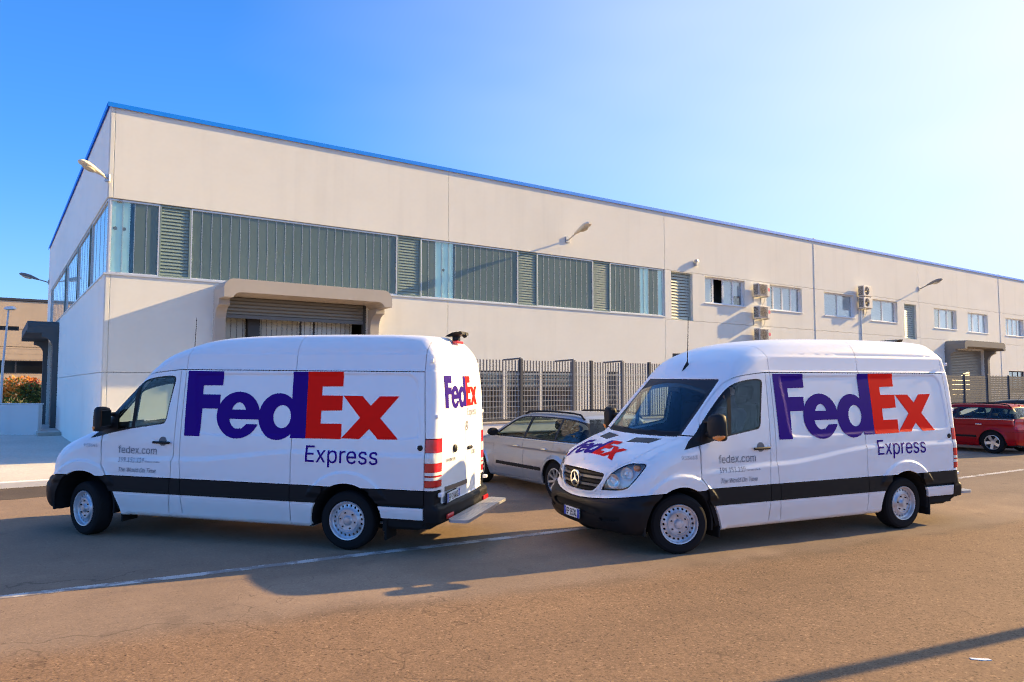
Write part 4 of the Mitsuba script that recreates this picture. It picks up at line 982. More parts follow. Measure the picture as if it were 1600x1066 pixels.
# headlights: clear lens sheet over a reflector bowl
for s in (1, -1):
    hp = HLP if s == 1 else HLP.mirror([0, 1, 0])
    sh = outer_skin((VO ^ hp), van_f)
    hi_ = van.add('headlight', sheet_dict(sh, van_f), 'lens_clear')
    rim = oblp(hlp.difference(hlp.buffer(-0.012)), 3.4, 5.2)
    van.add('lens_rim', (SHELL ^ (rim if s == 1 else rim.mirror([0, 1, 0]))).translate([-0.002, 0, 0]), 'bumper_plastic', sub=hi_, smooth=40)
    back = (VI ^ (oblp(hlp, 3.4, 5.2, 0.02) if s == 1 else oblp(hlp, 3.4, 5.2, 0.02).mirror([0, 1, 0])))
    back = back.translate([-0.045, -0.03 * s, 0]); cutb = VI.translate([-0.095, -0.07 * s, 0])
    van.add('reflector', back - cutb, 'reflector', sub=hi_, smooth=40)
    for (x, y, z, r) in ((4.315, 0.595, 0.835, 0.078), (4.215, 0.725, 0.925, 0.072)):
        bowl = lathe([(r, 0.0), (r * 0.96, 0.0), (r * 0.55, -0.05), (0.02, -0.065), (0.0, -0.065), (0.0, -0.075), (r * 0.6, -0.06), (r, -0.008)], 28, 'x')
        van.add('lamp_bowl', bowl.rotate([0, 0, 32 * s]).translate([x, y * s, z]), 'chrome', sub=hi_, smooth=50)
        van.add('bulb', Manifold.sphere(r * 0.42, 16).translate([x - 0.01, (y - 0.01) * s, z]), 'lamp_clear', sub=hi_, smooth=True)
    van.add('indicator', Manifold.sphere(0.045, 14).scale([1, 1, 0.8]).translate([4.115, 0.785 * s, 0.99]), 'amber', sub=hi_, smooth=True)
# cowl, wipers, windscreen
cowl = sg.Polygon([(ws_base(y) + 0.012, y) for y in np.linspace(-0.72, 0.72, 13)] + [(ws_base(y) - 0.035, y) for y in np.linspace(0.72, -0.72, 13)]).buffer(0)
van.add('cowl', (VO ^ ext_xy(cowl, 1.2, 1.5)) - VI, 'bumper_plastic', smooth=40)
wsi = wsp.buffer(-0.045)
van.add('windscreen_border', (SHELL ^ topp(wsp.difference(wsi).union(wsp.intersection(sg.box(2.5, -1, 3.035, 1))), 1.2, 3, 0.0)).translate([-0.003, 0, -0.003]), 'ink_black', body=False, smooth=50)
wt = outer_skin(VO.trim_by_plane([0, 0, 1], 1.2) ^ topp(wsi.difference(sg.box(2.5, -1, 3.035, 1)), 1.0, 3, 0.0), van_f)
van.add('windscreen', sheet_dict(wt, van_f), 'glass')
for y0, y1 in ((0.62, 0.05), (-0.02, -0.55)):
    a = np.array([ws_base(y0) - 0.02, y0, 1.335]); b = np.array([ws_base(y1) - 0.06, y1, 1.375])
    van.add('wiper', tube([a, (a + b) / 2 + [0.01, 0, 0.012], b], 0.009, 6), 'rubber')
for s in (1, -1):      # hood air vents
    vp = sg.Polygon([(3.885, s * 0.225), (3.725, s * 0.19), (3.63, s * 0.57), (3.79, s * 0.55)])
    van.add('hood_vent', ((VO ^ topp(vp, 1.0, 1.5, 0.0)) - VI).translate([0.001, 0, 0.003]), 'ink_black', smooth=40)
van.add('antenna', union([Manifold.hull_points(np.array([(2.90, 0.02, 2.09), (2.80, 0.0, 2.165), (2.80, 0.04, 2.165), (2.815, 0.02, 2.225), (2.87, 0.02, 2.15), (2.78, 0.02, 2.18)])), tube([(2.81, 0.02, 2.21), (2.79, 0.02, 2.80)], [0.006, 0.004], 6)]), 'black_plastic')
# --- rear
for s in (1, -1):
    dp = sg.box(0.004, 0.578, 0.786, 2.418) if s == 1 else sg.box(-0.786, 0.578, -0.004, 2.418)
    d = SHELL ^ ext_yz(dp, -2, -0.93)
    # pressings: lines across the upper door and around the lower panel
    ri = van.add('rear_door', d, 'van_white', body=True)
    for z in (2.285, 2.085): van.add('pressing', ((VO ^ ext_yz(sg.box(0.05 if s > 0 else -0.70, z - 0.006, 0.70 if s > 0 else -0.05, z + 0.006), -2, -0.95)) - VI).translate([-0.004, 0, 0]), 'van_white', sub=ri, smooth=50)
    for z in (2.20, 1.57):
        x0 = -1.085 if z < 2 else -1.01
        h_ = cbox(x0, x0 + 0.045, 0.87, 0.925 if z < 2 else 0.90, z - 0.022, z + 0.022, 0.008)
        van.add('hinge', h_ if s > 0 else h_.mirror([0, 1, 0]), 'van_white', sub=ri, smooth=30)
li = van.add('lamp_panel', ((VO ^ ext_yz(sg.box(-0.04, 0.705, 0.70, 0.755), -2, -0.95)) - VI).translate([-0.012, 0, 0]), 'grey_trim', smooth=40)
van.add('rear_latch', lathe([(0.0, 0.0), (0.045, 0.0), (0.045, 0.02), (0.03, 0.03), (0.0, 0.03)], 20, 'x').scale([-1, 1, 1]).translate([-1.118, 0.42, 1.175]), 'black_plastic', smooth=40)
van.add('rear_handle', cbox(-1.155, -1.115, -0.22, -0.06, 1.12, 1.16, 0.012), 'black_plastic', smooth=40)
van.add('rear_emblem', ext_yz(sa.translate(star(0.055), -0.02, 1.42), -1.131, -1.122), 'chrome', smooth=30)
rb = SH ^ ext_xz(sg.Polygon([(-0.959, 0.1), (-0.959, 0.732), (-2, 0.732), (-2, 0.1)]), -1.3, 1.3)
rb = rb - ext_yz(sg.box(-0.80, 0.574, 0.80, 1.0), -1.6, -0.95) - ext_xz(sg.box(-1.5, 0.0, -0.9, 0.385), -1.3, 1.3)
van.add('rear_bumper', rb, 'bumper_plastic', body=True)
for s in (1, -1):
    van.add('reflector_strip', cbox(-1.192, -1.172, 0.60 * s - 0.11, 0.60 * s + 0.11, 0.415, 0.465, 0.004).translate([0.0, 0.12 * s, 0]), 'lamp_red')
    van.add('hinge_bracket', cbox(-1.150, -1.10, (0.84 if s > 0 else -0.93), (0.93 if s > 0 else -0.84), 0.668, 0.712, 0.006), 'van_white')
for s in (1, -1):
    tl = (LEFT if s > 0 else LEFT.mirror([0, 1, 0])) ^ ext_xz(sg.Polygon([(-0.957, 0.779), (-0.957, 1.311), (-1.4, 1.311), (-1.4, 0.779)]), -1.3, 1.3)
    tl = tl ^ (ext_yz(sg.box(0.793, 0.7, 1.3, 1.4), -2, -0.9) if s > 0 else ext_yz(sg.box(-1.3, 0.7, -0.793, 1.4), -2, -0.9))
    first = None
    for z0, z1, m_ in ((1.162, 1.311, 'lamp_red'), (1.046, 1.159, 'lamp_clear'), (0.946, 1.043, 'lamp_red'), (0.908, 0.943, 'lamp_clear'), (0.891, 0.905, 'lamp_red'), (0.853, 0.888, 'lamp_clear'), (0.779, 0.850, 'lamp_red')):
        b_ = (tl ^ box(-2, 2, -2, 2, z0, z1)).translate([-0.004, 0.004 * s, 0])
        d_ = mikit.ply(tm(b_), None, smooth=35)
        if first is None: first = van.add('tail_light', d_, m_)
        else: van.add('lens_band', d_, m_, sub=first)
van.add('fuel_flap', lathe([(0, 0), (0.033, 0), (0.030, 0.010), (0, 0.012)], 20, 'y').translate([-0.896, 0.971, 1.213]), 'black_plastic', smooth=40)
# mudflaps, wheel liners, floor, chassis
van.both('mudflap', cbox(-0.505, -0.475, 0.66, 0.955, 0.16, 0.60, 0.006).rotate([0, 0, 0]), 'rubber')
van.both('mudflap', cbox(3.075, 3.10, 0.66, 0.93, 0.16, 0.50, 0.006), 'rubber')
for hx in (HUBF, HUBR):
    ln = Manifold.cylinder(0.44, 0.475, 0.475, 40) - Manifold.cylinder(0.5, 0.452, 0.452, 40).translate([0, 0, -0.02])
    ln = ln.rotate([-90, 0, 0]).translate([hx, 0.50, HZ]) ^ box(-3, 6, 0, 2, 0.26, 1.2)
    ln = ln + (Manifold.cylinder(0.02, 0.47, 0.47, 40).rotate([-90, 0, 0]).translate([hx, 0.48, HZ]) ^ box(-3, 6, 0, 2, 0.2, 1.2))
    van.both('wheel_liner', ln, 'liner_black', smooth=30)
van.add('underbody', box(-1.0, 3.15, -0.90, 0.90, 0.30, 0.33) - union([box(-0.48, 0.48, y0, y1, 0, 1) for y0, y1 in ((0.5, 1), (-1, -0.5))]) + box(3.1, 4.25, -0.48, 0.48, 0.28, 0.31), 'liner_black')
van.add('axle', tube([(0, -0.80, 0.33), (0, 0.80, 0.33)], 0.055) + Manifold.sphere(0.14, 16).translate([0, 0, 0.33]) + tube([(0.2, 0.1, 0.36), (2.6, 0, 0.4)], 0.04) + box(-0.2, 0.2, -0.62, -0.54, 0.2, 0.3), 'liner_black')
van.add('exhaust', tube([(2.4, -0.35, 0.27), (0.7, -0.4, 0.26), (0.35, -0.45, 0.26)], 0.05), 'galv')
# rear step
st_ = ext_xy(rrect(-1.455, -0.80, -1.215, 0.92, 0.06), 0.395, 0.43)
holes_ = [Manifold.cylinder(0.02, 0.012, 0.012, 8).translate([x, y, 0.418]) for x in np.arange(-1.425, -1.235, 0.048) for y in np.arange(-0.72, 0.86, 0.06)]
si = van.add('rear_step', st_ - union(holes_), 'galv')
van.add('step_arm', union([tube([(-1.24, y, 0.40), (-0.95, y, 0.36), (-0.80, y, 0.34)], 0.022) for y in (0.62, -0.5)]), 'liner_black', sub=si)
# mirrors
mh = Manifold.hull_points(np.array([(3.335, 1.03, 1.31), (3.335, 1.03, 1.57), (3.315, 1.22, 1.585), (3.30, 1.235, 1.33), (3.28, 1.225, 1.295), (3.21, 1.03, 1.32), (3.20, 1.02, 1.56), (3.205, 1.225, 1.585), (3.20, 1.245, 1.35), (3.36, 1.10, 1.36), (3.355, 1.10, 1.52), (3.24, 1.12, 1.605), (3.29, 1.12, 1.60), (3.21, 1.20, 1.29)])).refine(3)
_t = tm(mh); _t = trimesh.smoothing.filter_taubin(trimesh.Trimesh(_t.vertices, _t.faces, process=True), iterations=12)
mhs = man(_t.vertices, _t.faces)
mi_ = van.both('mirror', mhs, 'black_plastic', smooth=50)
for s in (1, -1):
    T_ = lambda m: m if s > 0 else m.mirror([0, 1, 0])
    pi_ = mi_ if s > 0 else mi_ + 1
    van.add('mirror_arm', T_(tube([(3.28, 0.90, 1.35), (3.28, 1.06, 1.37)], 0.035) + tube([(3.27, 0.90, 1.50), (3.27, 1.06, 1.50)], 0.025)), 'black_plastic', sub=pi_, smooth=40)
    van.add('mirror_glass', T_(cbox(3.196, 3.203, 1.05, 1.21, 1.36, 1.56, 0.003)), 'mirror_glass', sub=pi_)
    van.add('turn_signal', T_(Manifold.batch_hull([Manifold.sphere(0.020, 10).translate(list(q)) for q in ((3.322, 1.14, 1.335), (3.312, 1.20, 1.345), (3.27, 1.232, 1.345), (3.30, 1.20, 1.318))])), 'amber', sub=pi_, smooth=50)
# roof camera and high brake light
cam_ = Manifold.hull_points(np.array([(-0.86, 0.0, 2.53), (-0.86, 0.10, 2.53), (-0.86, -0.10, 2.53), (-0.98, 0.16, 2.575), (-0.98, -0.16, 2.575), (-1.09, 0.15, 2.59), (-1.09, -0.15, 2.59), (-1.10, 0.13, 2.555), (-1.10, -0.13, 2.555), (-1.0, 0.10, 2.535), (-1.0, -0.10, 2.535)]))
ci = van.add('reversing_camera', cam_ + cbox(-1.02, -0.94, -0.05, 0.05, 2.46, 2.55, 0.01), 'black_plastic', smooth=25)
van.add('camera_eye', Manifold.sphere(0.032, 14).translate([-1.09, 0, 2.545]), 'black_plastic', sub=ci, smooth=True)
van.add('high_brake_light', cbox(-1.035, -0.97, -0.13, 0.13, 2.445, 2.475, 0.008), 'lamp_red')
# --- cab interior
van.add('cab_floor', box(2.22, 3.45, -0.88, 0.88, 0.70, 0.74), 'cab_dark')
van.add('bulkhead', (VI ^ box(2.12, 2.20, -1, 1, 0.34, 2.6)), 'cab_dark')
dash = sg.Polygon([(3.0, 0.74), (3.05, 1.05), (3.12, 1.20), (3.25, 1.265), (3.50, 1.275), (3.54, 0.74)])
van.add('dashboard', ext_xz(dash, -0.86, 0.86), 'cab_dark')
van.add('instrument_pod', cbox(3.08, 3.30, 0.25, 0.62, 1.20, 1.34, 0.04), 'cab_dark', smooth=40)
wh_ = lathe(CrossSection.circle(0.017, 10).translate([0.20, 0.0]), 32, 'x') + cbox(-0.02, 0.02, -0.06, 0.06, -0.05, 0.05, 0.015) + cbox(-0.008, 0.008, -0.19, 0.19, -0.02, 0.02, 0.006) + cbox(-0.008, 0.008, -0.015, 0.015, -0.19, 0, 0.006)
van.add('steering_wheel', wh_.rotate([0, 38, 0]).translate([2.98, 0.44, 1.20]), 'black_plastic', smooth=40)
def seat(y0, y1):
    b = cbox(2.32, 2.84, y0, y1, 0.96, 1.10, 0.04) + cbox(-0.06, 0.06, y0, y1, 0.0, 0.66, 0.045).rotate([0, -12, 0]).translate([2.40, 0, 1.05]) + box(2.36, 2.80, y0 + 0.05, y1 - 0.05, 0.74, 0.97)
    h = cbox(-0.045, 0.045, -0.13, 0.13, 0, 0.20, 0.04).rotate([0, -10, 0]).translate([2.25, (y0 + y1) / 2, 1.73])
    b = b + cbox(2.255, 2.275, (y0 + y1) / 2 - 0.06, (y0 + y1) / 2 + 0.06, 1.66, 1.75, 0.004)
    i = van.add('seat', b, 'cab_dark', smooth=40); van.add('headrest', h, 'cab_dark', sub=i, smooth=40)
seat(0.18, 0.70); seat(-0.72, -0.22)
van.add('headliner', (VI ^ box(2.2, 3.0, -1, 1, 2.03, 2.05)), 'cab_grey')
van.add('rear_view_device', cbox(2.98, 3.02, -0.10, 0.10, 1.82, 1.90, 0.015) + tube([(3.0, 0, 1.90), (2.98, 0, 1.98)], 0.01, 6), 'black_plastic', smooth=40)
# --- wheels: steel rim with a ring of slots, six bolts and a cap
def make_wheel():
    """axis y, outer face towards +y, hub centre at the origin of the outer plane"""
    out = []
    prof = sg.Polygon([(0.222, -0.215), (0.300, -0.228), (0.322, -0.215), (0.335, -0.18), (0.336, -0.05), (0.326, -0.018), (0.300, 0.0), (0.245, 0.003), (0.224, -0.012), (0.215, -0.03)])
    ty = lathe(polys(prof), 64)
    gr = union([lathe([(0.3335, y), (0.34, y), (0.34, y + 0.010), (0.3335, y + 0.010)], 64) for y in (-0.165, -0.125, -0.085, -0.05)])
    out.append(('wheel', ty - gr, 'tyre', None, 30))
    rim = sg.Polygon([(0.219, -0.205), (0.224, -0.205), (0.224, -0.008), (0.219, 0.000), (0.209, -0.002), (0.203, -0.016), (0.198, -0.04), (0.186, -0.048), (0.150, -0.040), (0.136, -0.026), (0.126, -0.016), (0.118, -0.016), (0.112, -0.028), (0.060, -0.030), (0.044, -0.016), (0.040, -0.004), (0.0, -0.003), (0, -0.04), (0.10, -0.05), (0.14, -0.052), (0.19, -0.064), (0.209, -0.06), (0.214, -0.04)])
    rm = lathe(polys(rim), 64)
    holes = [Manifold.cylinder(0.2, 0.0125, 0.0125, 12).scale([1, 1.25, 1]).rotate([-90, 0, 0]).translate([0.170 * math.cos(a), -0.15, 0.170 * math.sin(a)]).rotate([0, 0, 0]) for a in np.arange(20) * 2 * math.pi / 20]
    out.append(('rim', rm - union(holes), 'wheel_silver', 0, 35))
    for a in np.arange(6) * math.pi / 3 + 0.3: out.append(('bolt', Manifold.cylinder(0.016, 0.011, 0.009, 6).rotate([-90, 0, 0]).translate([0.092 * math.cos(a), -0.030, 0.092 * math.sin(a)]), 'black_plastic', 0, False))
    out.append(('hub_cap', lathe([(0, -0.003), (0.036, -0.003), (0.033, 0.002), (0, 0.004)], 24), 'wheel_silver', 0, 30))
    out.append(('brake_drum', lathe([(0, -0.07), (0.15, -0.07), (0.15, -0.16), (0, -0.16)], 24), 'liner_black', 0, False))
    return out
WHEEL = [(n, mikit.ply(tm(m), b, smooth=s), sub) for n, m, b, sub, s in make_wheel()]
def place_wheel(root, tw, x, y, z, steer=0.0, spin=0.0, parts=WHEEL):
    s = 1 if y > 0 else -1
    L = T().translate([x, y, z]).rotate([0, 0, 1], steer)
    if s < 0: L = L @ T().rotate([0, 0, 1], 180)
    L = L @ T().rotate([0, 1, 0], spin)
    k = None
    for n, d, sub in parts:
        key = obj(n, d, None, root if sub is None else k, tw @ L)
        if sub is None: k = key

# --- livery: letters laid on the skin
def shear_ellipse(cx, cz, rx, rz, n=28): return sg.Polygon([(cx + rx * math.cos(t), cz + rz * math.sin(t)) for t in np.linspace(0, 2 * math.pi, n, endpoint=False)])
def logo_polys():
    """the word in x (forward, so to the left on the left side) and z, measured on the side of the van"""
    F = sg.Polygon([(2.215, 2.058), (1.715, 2.058), (1.715, 1.885), (1.985, 1.882), (1.985, 1.772), (1.735, 1.772), (1.735, 1.60), (1.975, 1.60), (1.975, 1.262), (2.19, 1.262)])
    e = shear_ellipse(1.468, 1.53, 0.295, 0.282)
    ein = shear_ellipse(1.462, 1.525, 0.108, 0.158).intersection(sg.box(1.0, 1.595, 2.0, 1.8))
    elow = shear_ellipse(1.47, 1.52, 0.118, 0.155).intersection(sg.box(1.0, 1.2, 2.0, 1.482))
    eslot = sg.Polygon([(1.47, 1.482), (1.10, 1.482), (1.10, 1.425), (1.345, 1.425), (1.42, 1.36)])
    e = e.difference(ein).difference(elow).difference(eslot)
    bar = sg.box(1.178, 1.482, 1.40, 1.595).intersection(shear_ellipse(1.468, 1.53, 0.292, 0.35))
    e = e.union(bar)
    d = shear_ellipse(0.925, 1.525, 0.262, 0.278).intersection(sg.box(0.70, 1, 1.3, 2)).difference(shear_ellipse(0.872, 1.525, 0.118, 0.137)).union(sg.Polygon([(0.765, 2.062), (0.568, 2.062), (0.545, 1.278), (0.742, 1.278)]))
    d = d.union(sg.Polygon([(1.20, 1.55), (1.20, 1.59), (1.14, 1.56), (1.14, 1.50)]))
    E = sg.Polygon([(0.566, 2.064), (0.108, 2.066), (0.105, 1.895), (0.37, 1.89), (0.37, 1.785), (0.10, 1.785), (0.098, 1.615), (0.365, 1.605), (0.362, 1.455), (0.092, 1.46), (0.088, 1.285), (0.543, 1.28)])
    x = sg.Polygon([(0.09, 1.785), (-0.15, 1.785), (-0.262, 1.675), (-0.37, 1.787), (-0.608, 1.79), (-0.388, 1.535), (-0.622, 1.30), (-0.375, 1.295), (-0.258, 1.41), (-0.145, 1.292), (0.085, 1.295), (-0.138, 1.535)])
    return {'purple': so.unary_union([F, e, d]), 'red': so.unary_union([E.buffer(0), x])}
LOGO = logo_polys()
def flat(p, t=0.0015, edge=0.03):
    """thin prism of a polygon, finely triangulated: columns (u, v, depth)"""
    return tm(Manifold.extrude(polys(p), t).refine_to_length(edge))
def on_side(t, lift=0.0045):
    V = np.array(t.vertices); P = np.stack([V[:, 0], np.full(len(V), 1.25), V[:, 1]], 1)
    q = hit(van_f, P, [0, -1, 0], 0, 0.8, 50)
    q[:, 1] += lift + V[:, 2]
    return trimesh.Trimesh(q, t.faces[:, ::-1], process=False)
def on_hood(t, fn, lift=0.004):
    V = np.array(t.vertices); xy = np.array([fn(u, v) for u, v in V[:, :2]])
    P = np.stack([xy[:, 0], xy[:, 1], np.full(len(V), 1.6)], 1)
    q = hit(van_f, P, [0, 0, -1], 0, 1.0, 60); q[:, 2] += lift + V[:, 2]; q[:, 0] += 0.5 * (lift + V[:, 2])
    return trimesh.Trimesh(q, t.faces, process=False)
def on_rear(t, fn, lift=0.003):
    V = np.array(t.vertices); yz = np.array([fn(u, v) for u, v in V[:, :2]])
    P = np.stack([np.full(len(V), -1.5), yz[:, 0], yz[:, 1]], 1)
    q = hit(van_f, P, [1, 0, 0], 0, 0.8, 50); q[:, 0] -= lift + V[:, 2]
    return trimesh.Trimesh(q, t.faces, process=False)
def fixn(t):
    t = trimesh.Trimesh(t.vertices, t.faces, process=False)
    if t.volume < 0: t.faces = t.faces[:, ::-1]
    return t
def fine_text(s, h, d=0.0015, edge=0.03):
    t = meshkit.text_mesh(s, h, d); out = []
    for g in t.split(only_watertight=False):
        g.merge_vertices(); m = man(g.vertices, g.faces)
        out.append(tm(m.refine_to_length(edge)) if m.num_tri() else g)
    return trimesh.util.concatenate(out)
def text_side(s, x0, z0, h, width=None, thin=0.0):
    """text whose left end is at x0 (forward), baseline z0, capital height h"""
    t = fine_text(s, h)
    w = t.vertices[:, 0].max()
    sx = (width / w) if width else 1.0
    V = np.array(t.vertices); V = np.stack([x0 - V[:, 0] * sx, z0 + V[:, 1], V[:, 2]], 1)
    return fixn(on_side(trimesh.Trimesh(V, t.faces, process=False)))
U0 = 2.215
def hood_fn(u, v): return 4.262 - (v - 1.262) * 0.435, -0.605 + (U0 - u) * 0.378
def rear_fn(u, v): return 0.70 - (U0 - u) * 0.430, 1.655 + (v - 1.262) * 0.475
LIV = []
for nm, m_ in (('purple', 'livery_purple'), ('red', 'livery_red')):
    LIV.append(('side_logo_' + nm, mikit.ply(fixn(on_side(flat(LOGO[nm]))), m_)))
    LIV.append(('hood_logo_' + nm, mikit.ply(fixn(on_hood(flat(LOGO[nm], edge=0.06), hood_fn)), m_)))
    LIV.append(('rear_logo_' + nm, mikit.ply(fixn(on_rear(flat(LOGO[nm], edge=0.06), rear_fn)), m_)))
LIV.append(('express_lettering', mikit.ply(text_side('Express', 0.545, 1.01, 0.19, 0.935), 'livery_purple')))
LIV.append(('web_lettering', mikit.ply(text_side('fedex.com', 3.13, 1.02, 0.092, 0.56), 'grey_ink')))
LIV.append(('phone_lettering', mikit.ply(text_side('199.151.119', 3.125, 0.912, 0.058, 0.385), 'grey_ink')))
LIV.append(('small_lettering', mikit.ply(text_side('Numero Verde', 2.725, 0.918, 0.022, 0.21), 'light_ink')))
_tw = fine_text('The World On Time', 0.054)
_V = np.array(_tw.vertices); _k = 0.555 / _V[:, 0].max(); _V = np.stack([3.12 - _V[:, 0] * _k - 0.2 * _V[:, 1], 0.792 + _V[:, 1], _V[:, 2]], 1)
LIV.append(('slogan_lettering', mikit.ply(fixn(on_side(trimesh.Trimesh(_V, _tw.faces, process=False))), 'grey_ink')))
_tw = meshkit.text_mesh('Express', 0.09, 0.0015); _V = np.array(_tw.vertices)
LIV.append(('rear_express_lettering', mikit.ply(fixn(on_rear(trimesh.Trimesh(np.stack([-0.05 - _V[:, 0] * 0.9, 1.545 + _V[:, 1], _V[:, 2]], 1), _tw.faces, process=False), lambda u, v: (u, v))), 'light_ink')))
_tw = meshkit.text_mesh('SPRINTER', 0.035, 0.002); _V = np.array(_tw.vertices)
LIV.append(('model_lettering', mikit.ply(fixn(on_rear(trimesh.Trimesh(np.stack([0.68 - _V[:, 0] * 1.2, 1.035 + _V[:, 1], _V[:, 2]], 1), _tw.faces, process=False), lambda u, v: (u, v))), 'grey_ink')))
_tw = meshkit.text_mesh('CDI', 0.05, 0.002); _V = np.array(_tw.vertices)
LIV.append(('engine_lettering', mikit.ply(fixn(on_rear(trimesh.Trimesh(np.stack([-0.24 - _V[:, 0] * 1.2, 1.05 + _V[:, 1], _V[:, 2]], 1), _tw.faces, process=False), lambda u, v: (u, v))), 'grey_ink')))
def plate(root, tw, text, w=0.52, h=0.11):
    """plate in its own frame: x right, y out of the plate, z up"""
    k = obj('number_plate', tm(cbox(-w / 2, w / 2, -0.008, 0.0, -h / 2, h / 2, 0.004)), 'plate_white', root, tw)
    for s in (-1, 1): obj('blue_band', tm(box(s * w / 2 - (0.042 if s > 0 else 0), s * w / 2 + (0.042 if s < 0 else 0), 0.0005, 0.0025, -h / 2 + 0.003, h / 2 - 0.003)), 'plate_blue', k, tw)
    t = meshkit.text_mesh(text, h * 0.68, 0.002, bold=True)
    V = np.array(t.vertices); k_ = (w - 0.11) / V[:, 0].max()
    V = np.stack([(w - 0.11) / 2 - V[:, 0] * k_, 0.0006 + V[:, 2] * 0.5, V[:, 1] - h * 0.34], 1)
    obj('plate_number', fixn(trimesh.Trimesh(V, t.faces, process=False)), 'ink_black', k, tw)
    obj('plate_holder', tm(cbox(-w / 2 - 0.012, w / 2 + 0.012, -0.022, -0.0085, -h / 2 - 0.014, h / 2 + 0.01, 0.004)), 'bumper_plastic', k, tw)

def make_van(pose, label, number, rear_plate, front_plate, steer, wz):
    root = thing('delivery_van', label, 'van', 'white delivery vans with purple and red lettering')
    x, y, z, yaw, pit, rol = pose
    fw = np.array([math.cos(yaw) * math.cos(pit), math.sin(yaw) * math.cos(pit), math.sin(pit)]); lf = np.array([-math.sin(yaw), math.cos(yaw), 0.0]); up = np.cross(fw, lf)
    lf2 = math.cos(rol) * lf + math.sin(rol) * up; up2 = -math.sin(rol) * lf + math.cos(rol) * up
    tw = frame_tw((x, y, z), fw, lf2, up2)
    van.place(root, tw)
    for n, d in LIV: obj(n, d, None, root, tw)
    obj('fleet_number', mikit.ply(text_side(number, 3.66, 1.085, 0.040, 0.22), 'light_ink'), None, root, tw)
    plate(root, tw @ T().translate([-1.140, 0.48, 0.632]) @ T().rotate([0, 0, 1], 90) @ T().rotate([0, 0, 1], 3), rear_plate)
    plate(root, tw @ T().translate([4.522, 0.0, 0.415]) @ T().rotate([0, 0, 1], -90), front_plate, 0.36, 0.11)
    for hx, hy, st in ((HUBF, 0.945, steer), (HUBF, -0.945, steer), (HUBR, 0.945, 0), (HUBR, -0.945, 0)):
        # each wheel stands on the ground
        p = np.array([x, y, z]) + hx * fw + hy * lf2 + HZ * up2
        place_wheel(root, tw, hx, hy, HZ + (0.336 - p[2]), st, 13 * hx + 7 * hy)
    return root, tw
v1k, v1tw = make_van((-1.683, 9.587, -0.006, 2.896, 0.014, -0.005), 'white high roof delivery van on the left, its rear doors lit by the sun', '933646', 'EP 184XL', 'EP 184XL', -17.5, 0)
v2k, v2tw = make_van((4.8156, 10.8375, 0.0017, 3.5726, -0.004, -0.0124), 'white high roof delivery van on the right, its nose and grille towards the road', '933613', 'EP 183XL', 'EP 183XL', -18.0, 0)

# --- the driver of the right-hand van (x forward, as the van)
def chain(bones, edge=0.03, it=8):
    ms = []
    for (a, ra), (b, rb) in bones:
        ms.append(Manifold.batch_hull([Manifold.sphere(ra, 16).translate(list(a)), Manifold.sphere(rb, 16).translate(list(b))]))
    m = union(ms).refine_to_length(edge)
    t = tm(m); t = trimesh.Trimesh(t.vertices, t.faces, process=True)
    return trimesh.smoothing.filter_taubin(t, iterations=it)
dk_ = thing('person', 'driver in dark clothes sitting behind the wheel of the right van', 'person')
DY = 0.44
hip, chest, neck = (2.52, DY, 1.16), (2.45, DY, 1.50), (2.46, DY, 1.66)
body_ = chain([((hip, 0.15), (chest, 0.165)), ((chest, 0.15), (neck, 0.065)), (((2.47, DY - 0.17, 1.56), 0.075), ((2.47, DY + 0.17, 1.56), 0.075)), ((neck, 0.06), ((2.49, DY, 1.76), 0.06)),
    (((2.47, DY + 0.20, 1.55), 0.06), ((2.60, DY + 0.26, 1.32), 0.048)), (((2.60, DY + 0.26, 1.32), 0.046), ((2.86, DY + 0.17, 1.30), 0.033)),
    (((2.47, DY - 0.20, 1.55), 0.06), ((2.60, DY - 0.26, 1.32), 0.048)), (((2.60, DY - 0.26, 1.32), 0.046), ((2.86, DY - 0.17, 1.30), 0.033)),
    (((2.55, DY + 0.09, 1.17), 0.09), ((2.93, DY + 0.11, 1.18), 0.065)), (((2.93, DY + 0.11, 1.18), 0.062), ((3.0, DY + 0.11, 0.80), 0.045)), (((2.55, DY - 0.09, 1.17), 0.09), ((2.93, DY - 0.11, 1.18), 0.065)), (((2.93, DY - 0.11, 1.18), 0.062), ((3.0, DY - 0.11, 0.80), 0.045))])
obj('body', body_, 'dark_cloth', dk_, v2tw, True)
hd = Manifold.batch_hull([Manifold.sphere(0.085, 20).translate([2.505, DY, 1.865]), Manifold.sphere(0.075, 20).translate([2.47, DY, 1.86]), Manifold.sphere(0.05, 16).translate([2.535, DY, 1.785])]) + Manifold.hull_points(np.array([(2.585, DY - 0.012, 1.83), (2.585, DY + 0.012, 1.83), (2.59, DY, 1.86), (2.612, DY, 1.825), (2.58, DY, 1.88)])) + union([Manifold.sphere(0.026, 12).scale([0.6, 0.4, 1.2]).translate([2.49, DY + s * 0.083, 1.84]) for s in (-1, 1)])
obj('head', tm(hd), 'skin', dk_, v2tw, 40)
obj('hair', tm(Manifold.batch_hull([Manifold.sphere(0.089, 20).translate([2.492, DY, 1.885]), Manifold.sphere(0.078, 20).translate([2.458, DY, 1.865])]) - box(2.50, 2.7, -1, 1, 1.5, 1.89) - box(2.3, 2.7, -1, 1, 1.5, 1.80)), 'hair_black', dk_, v2tw, 40)
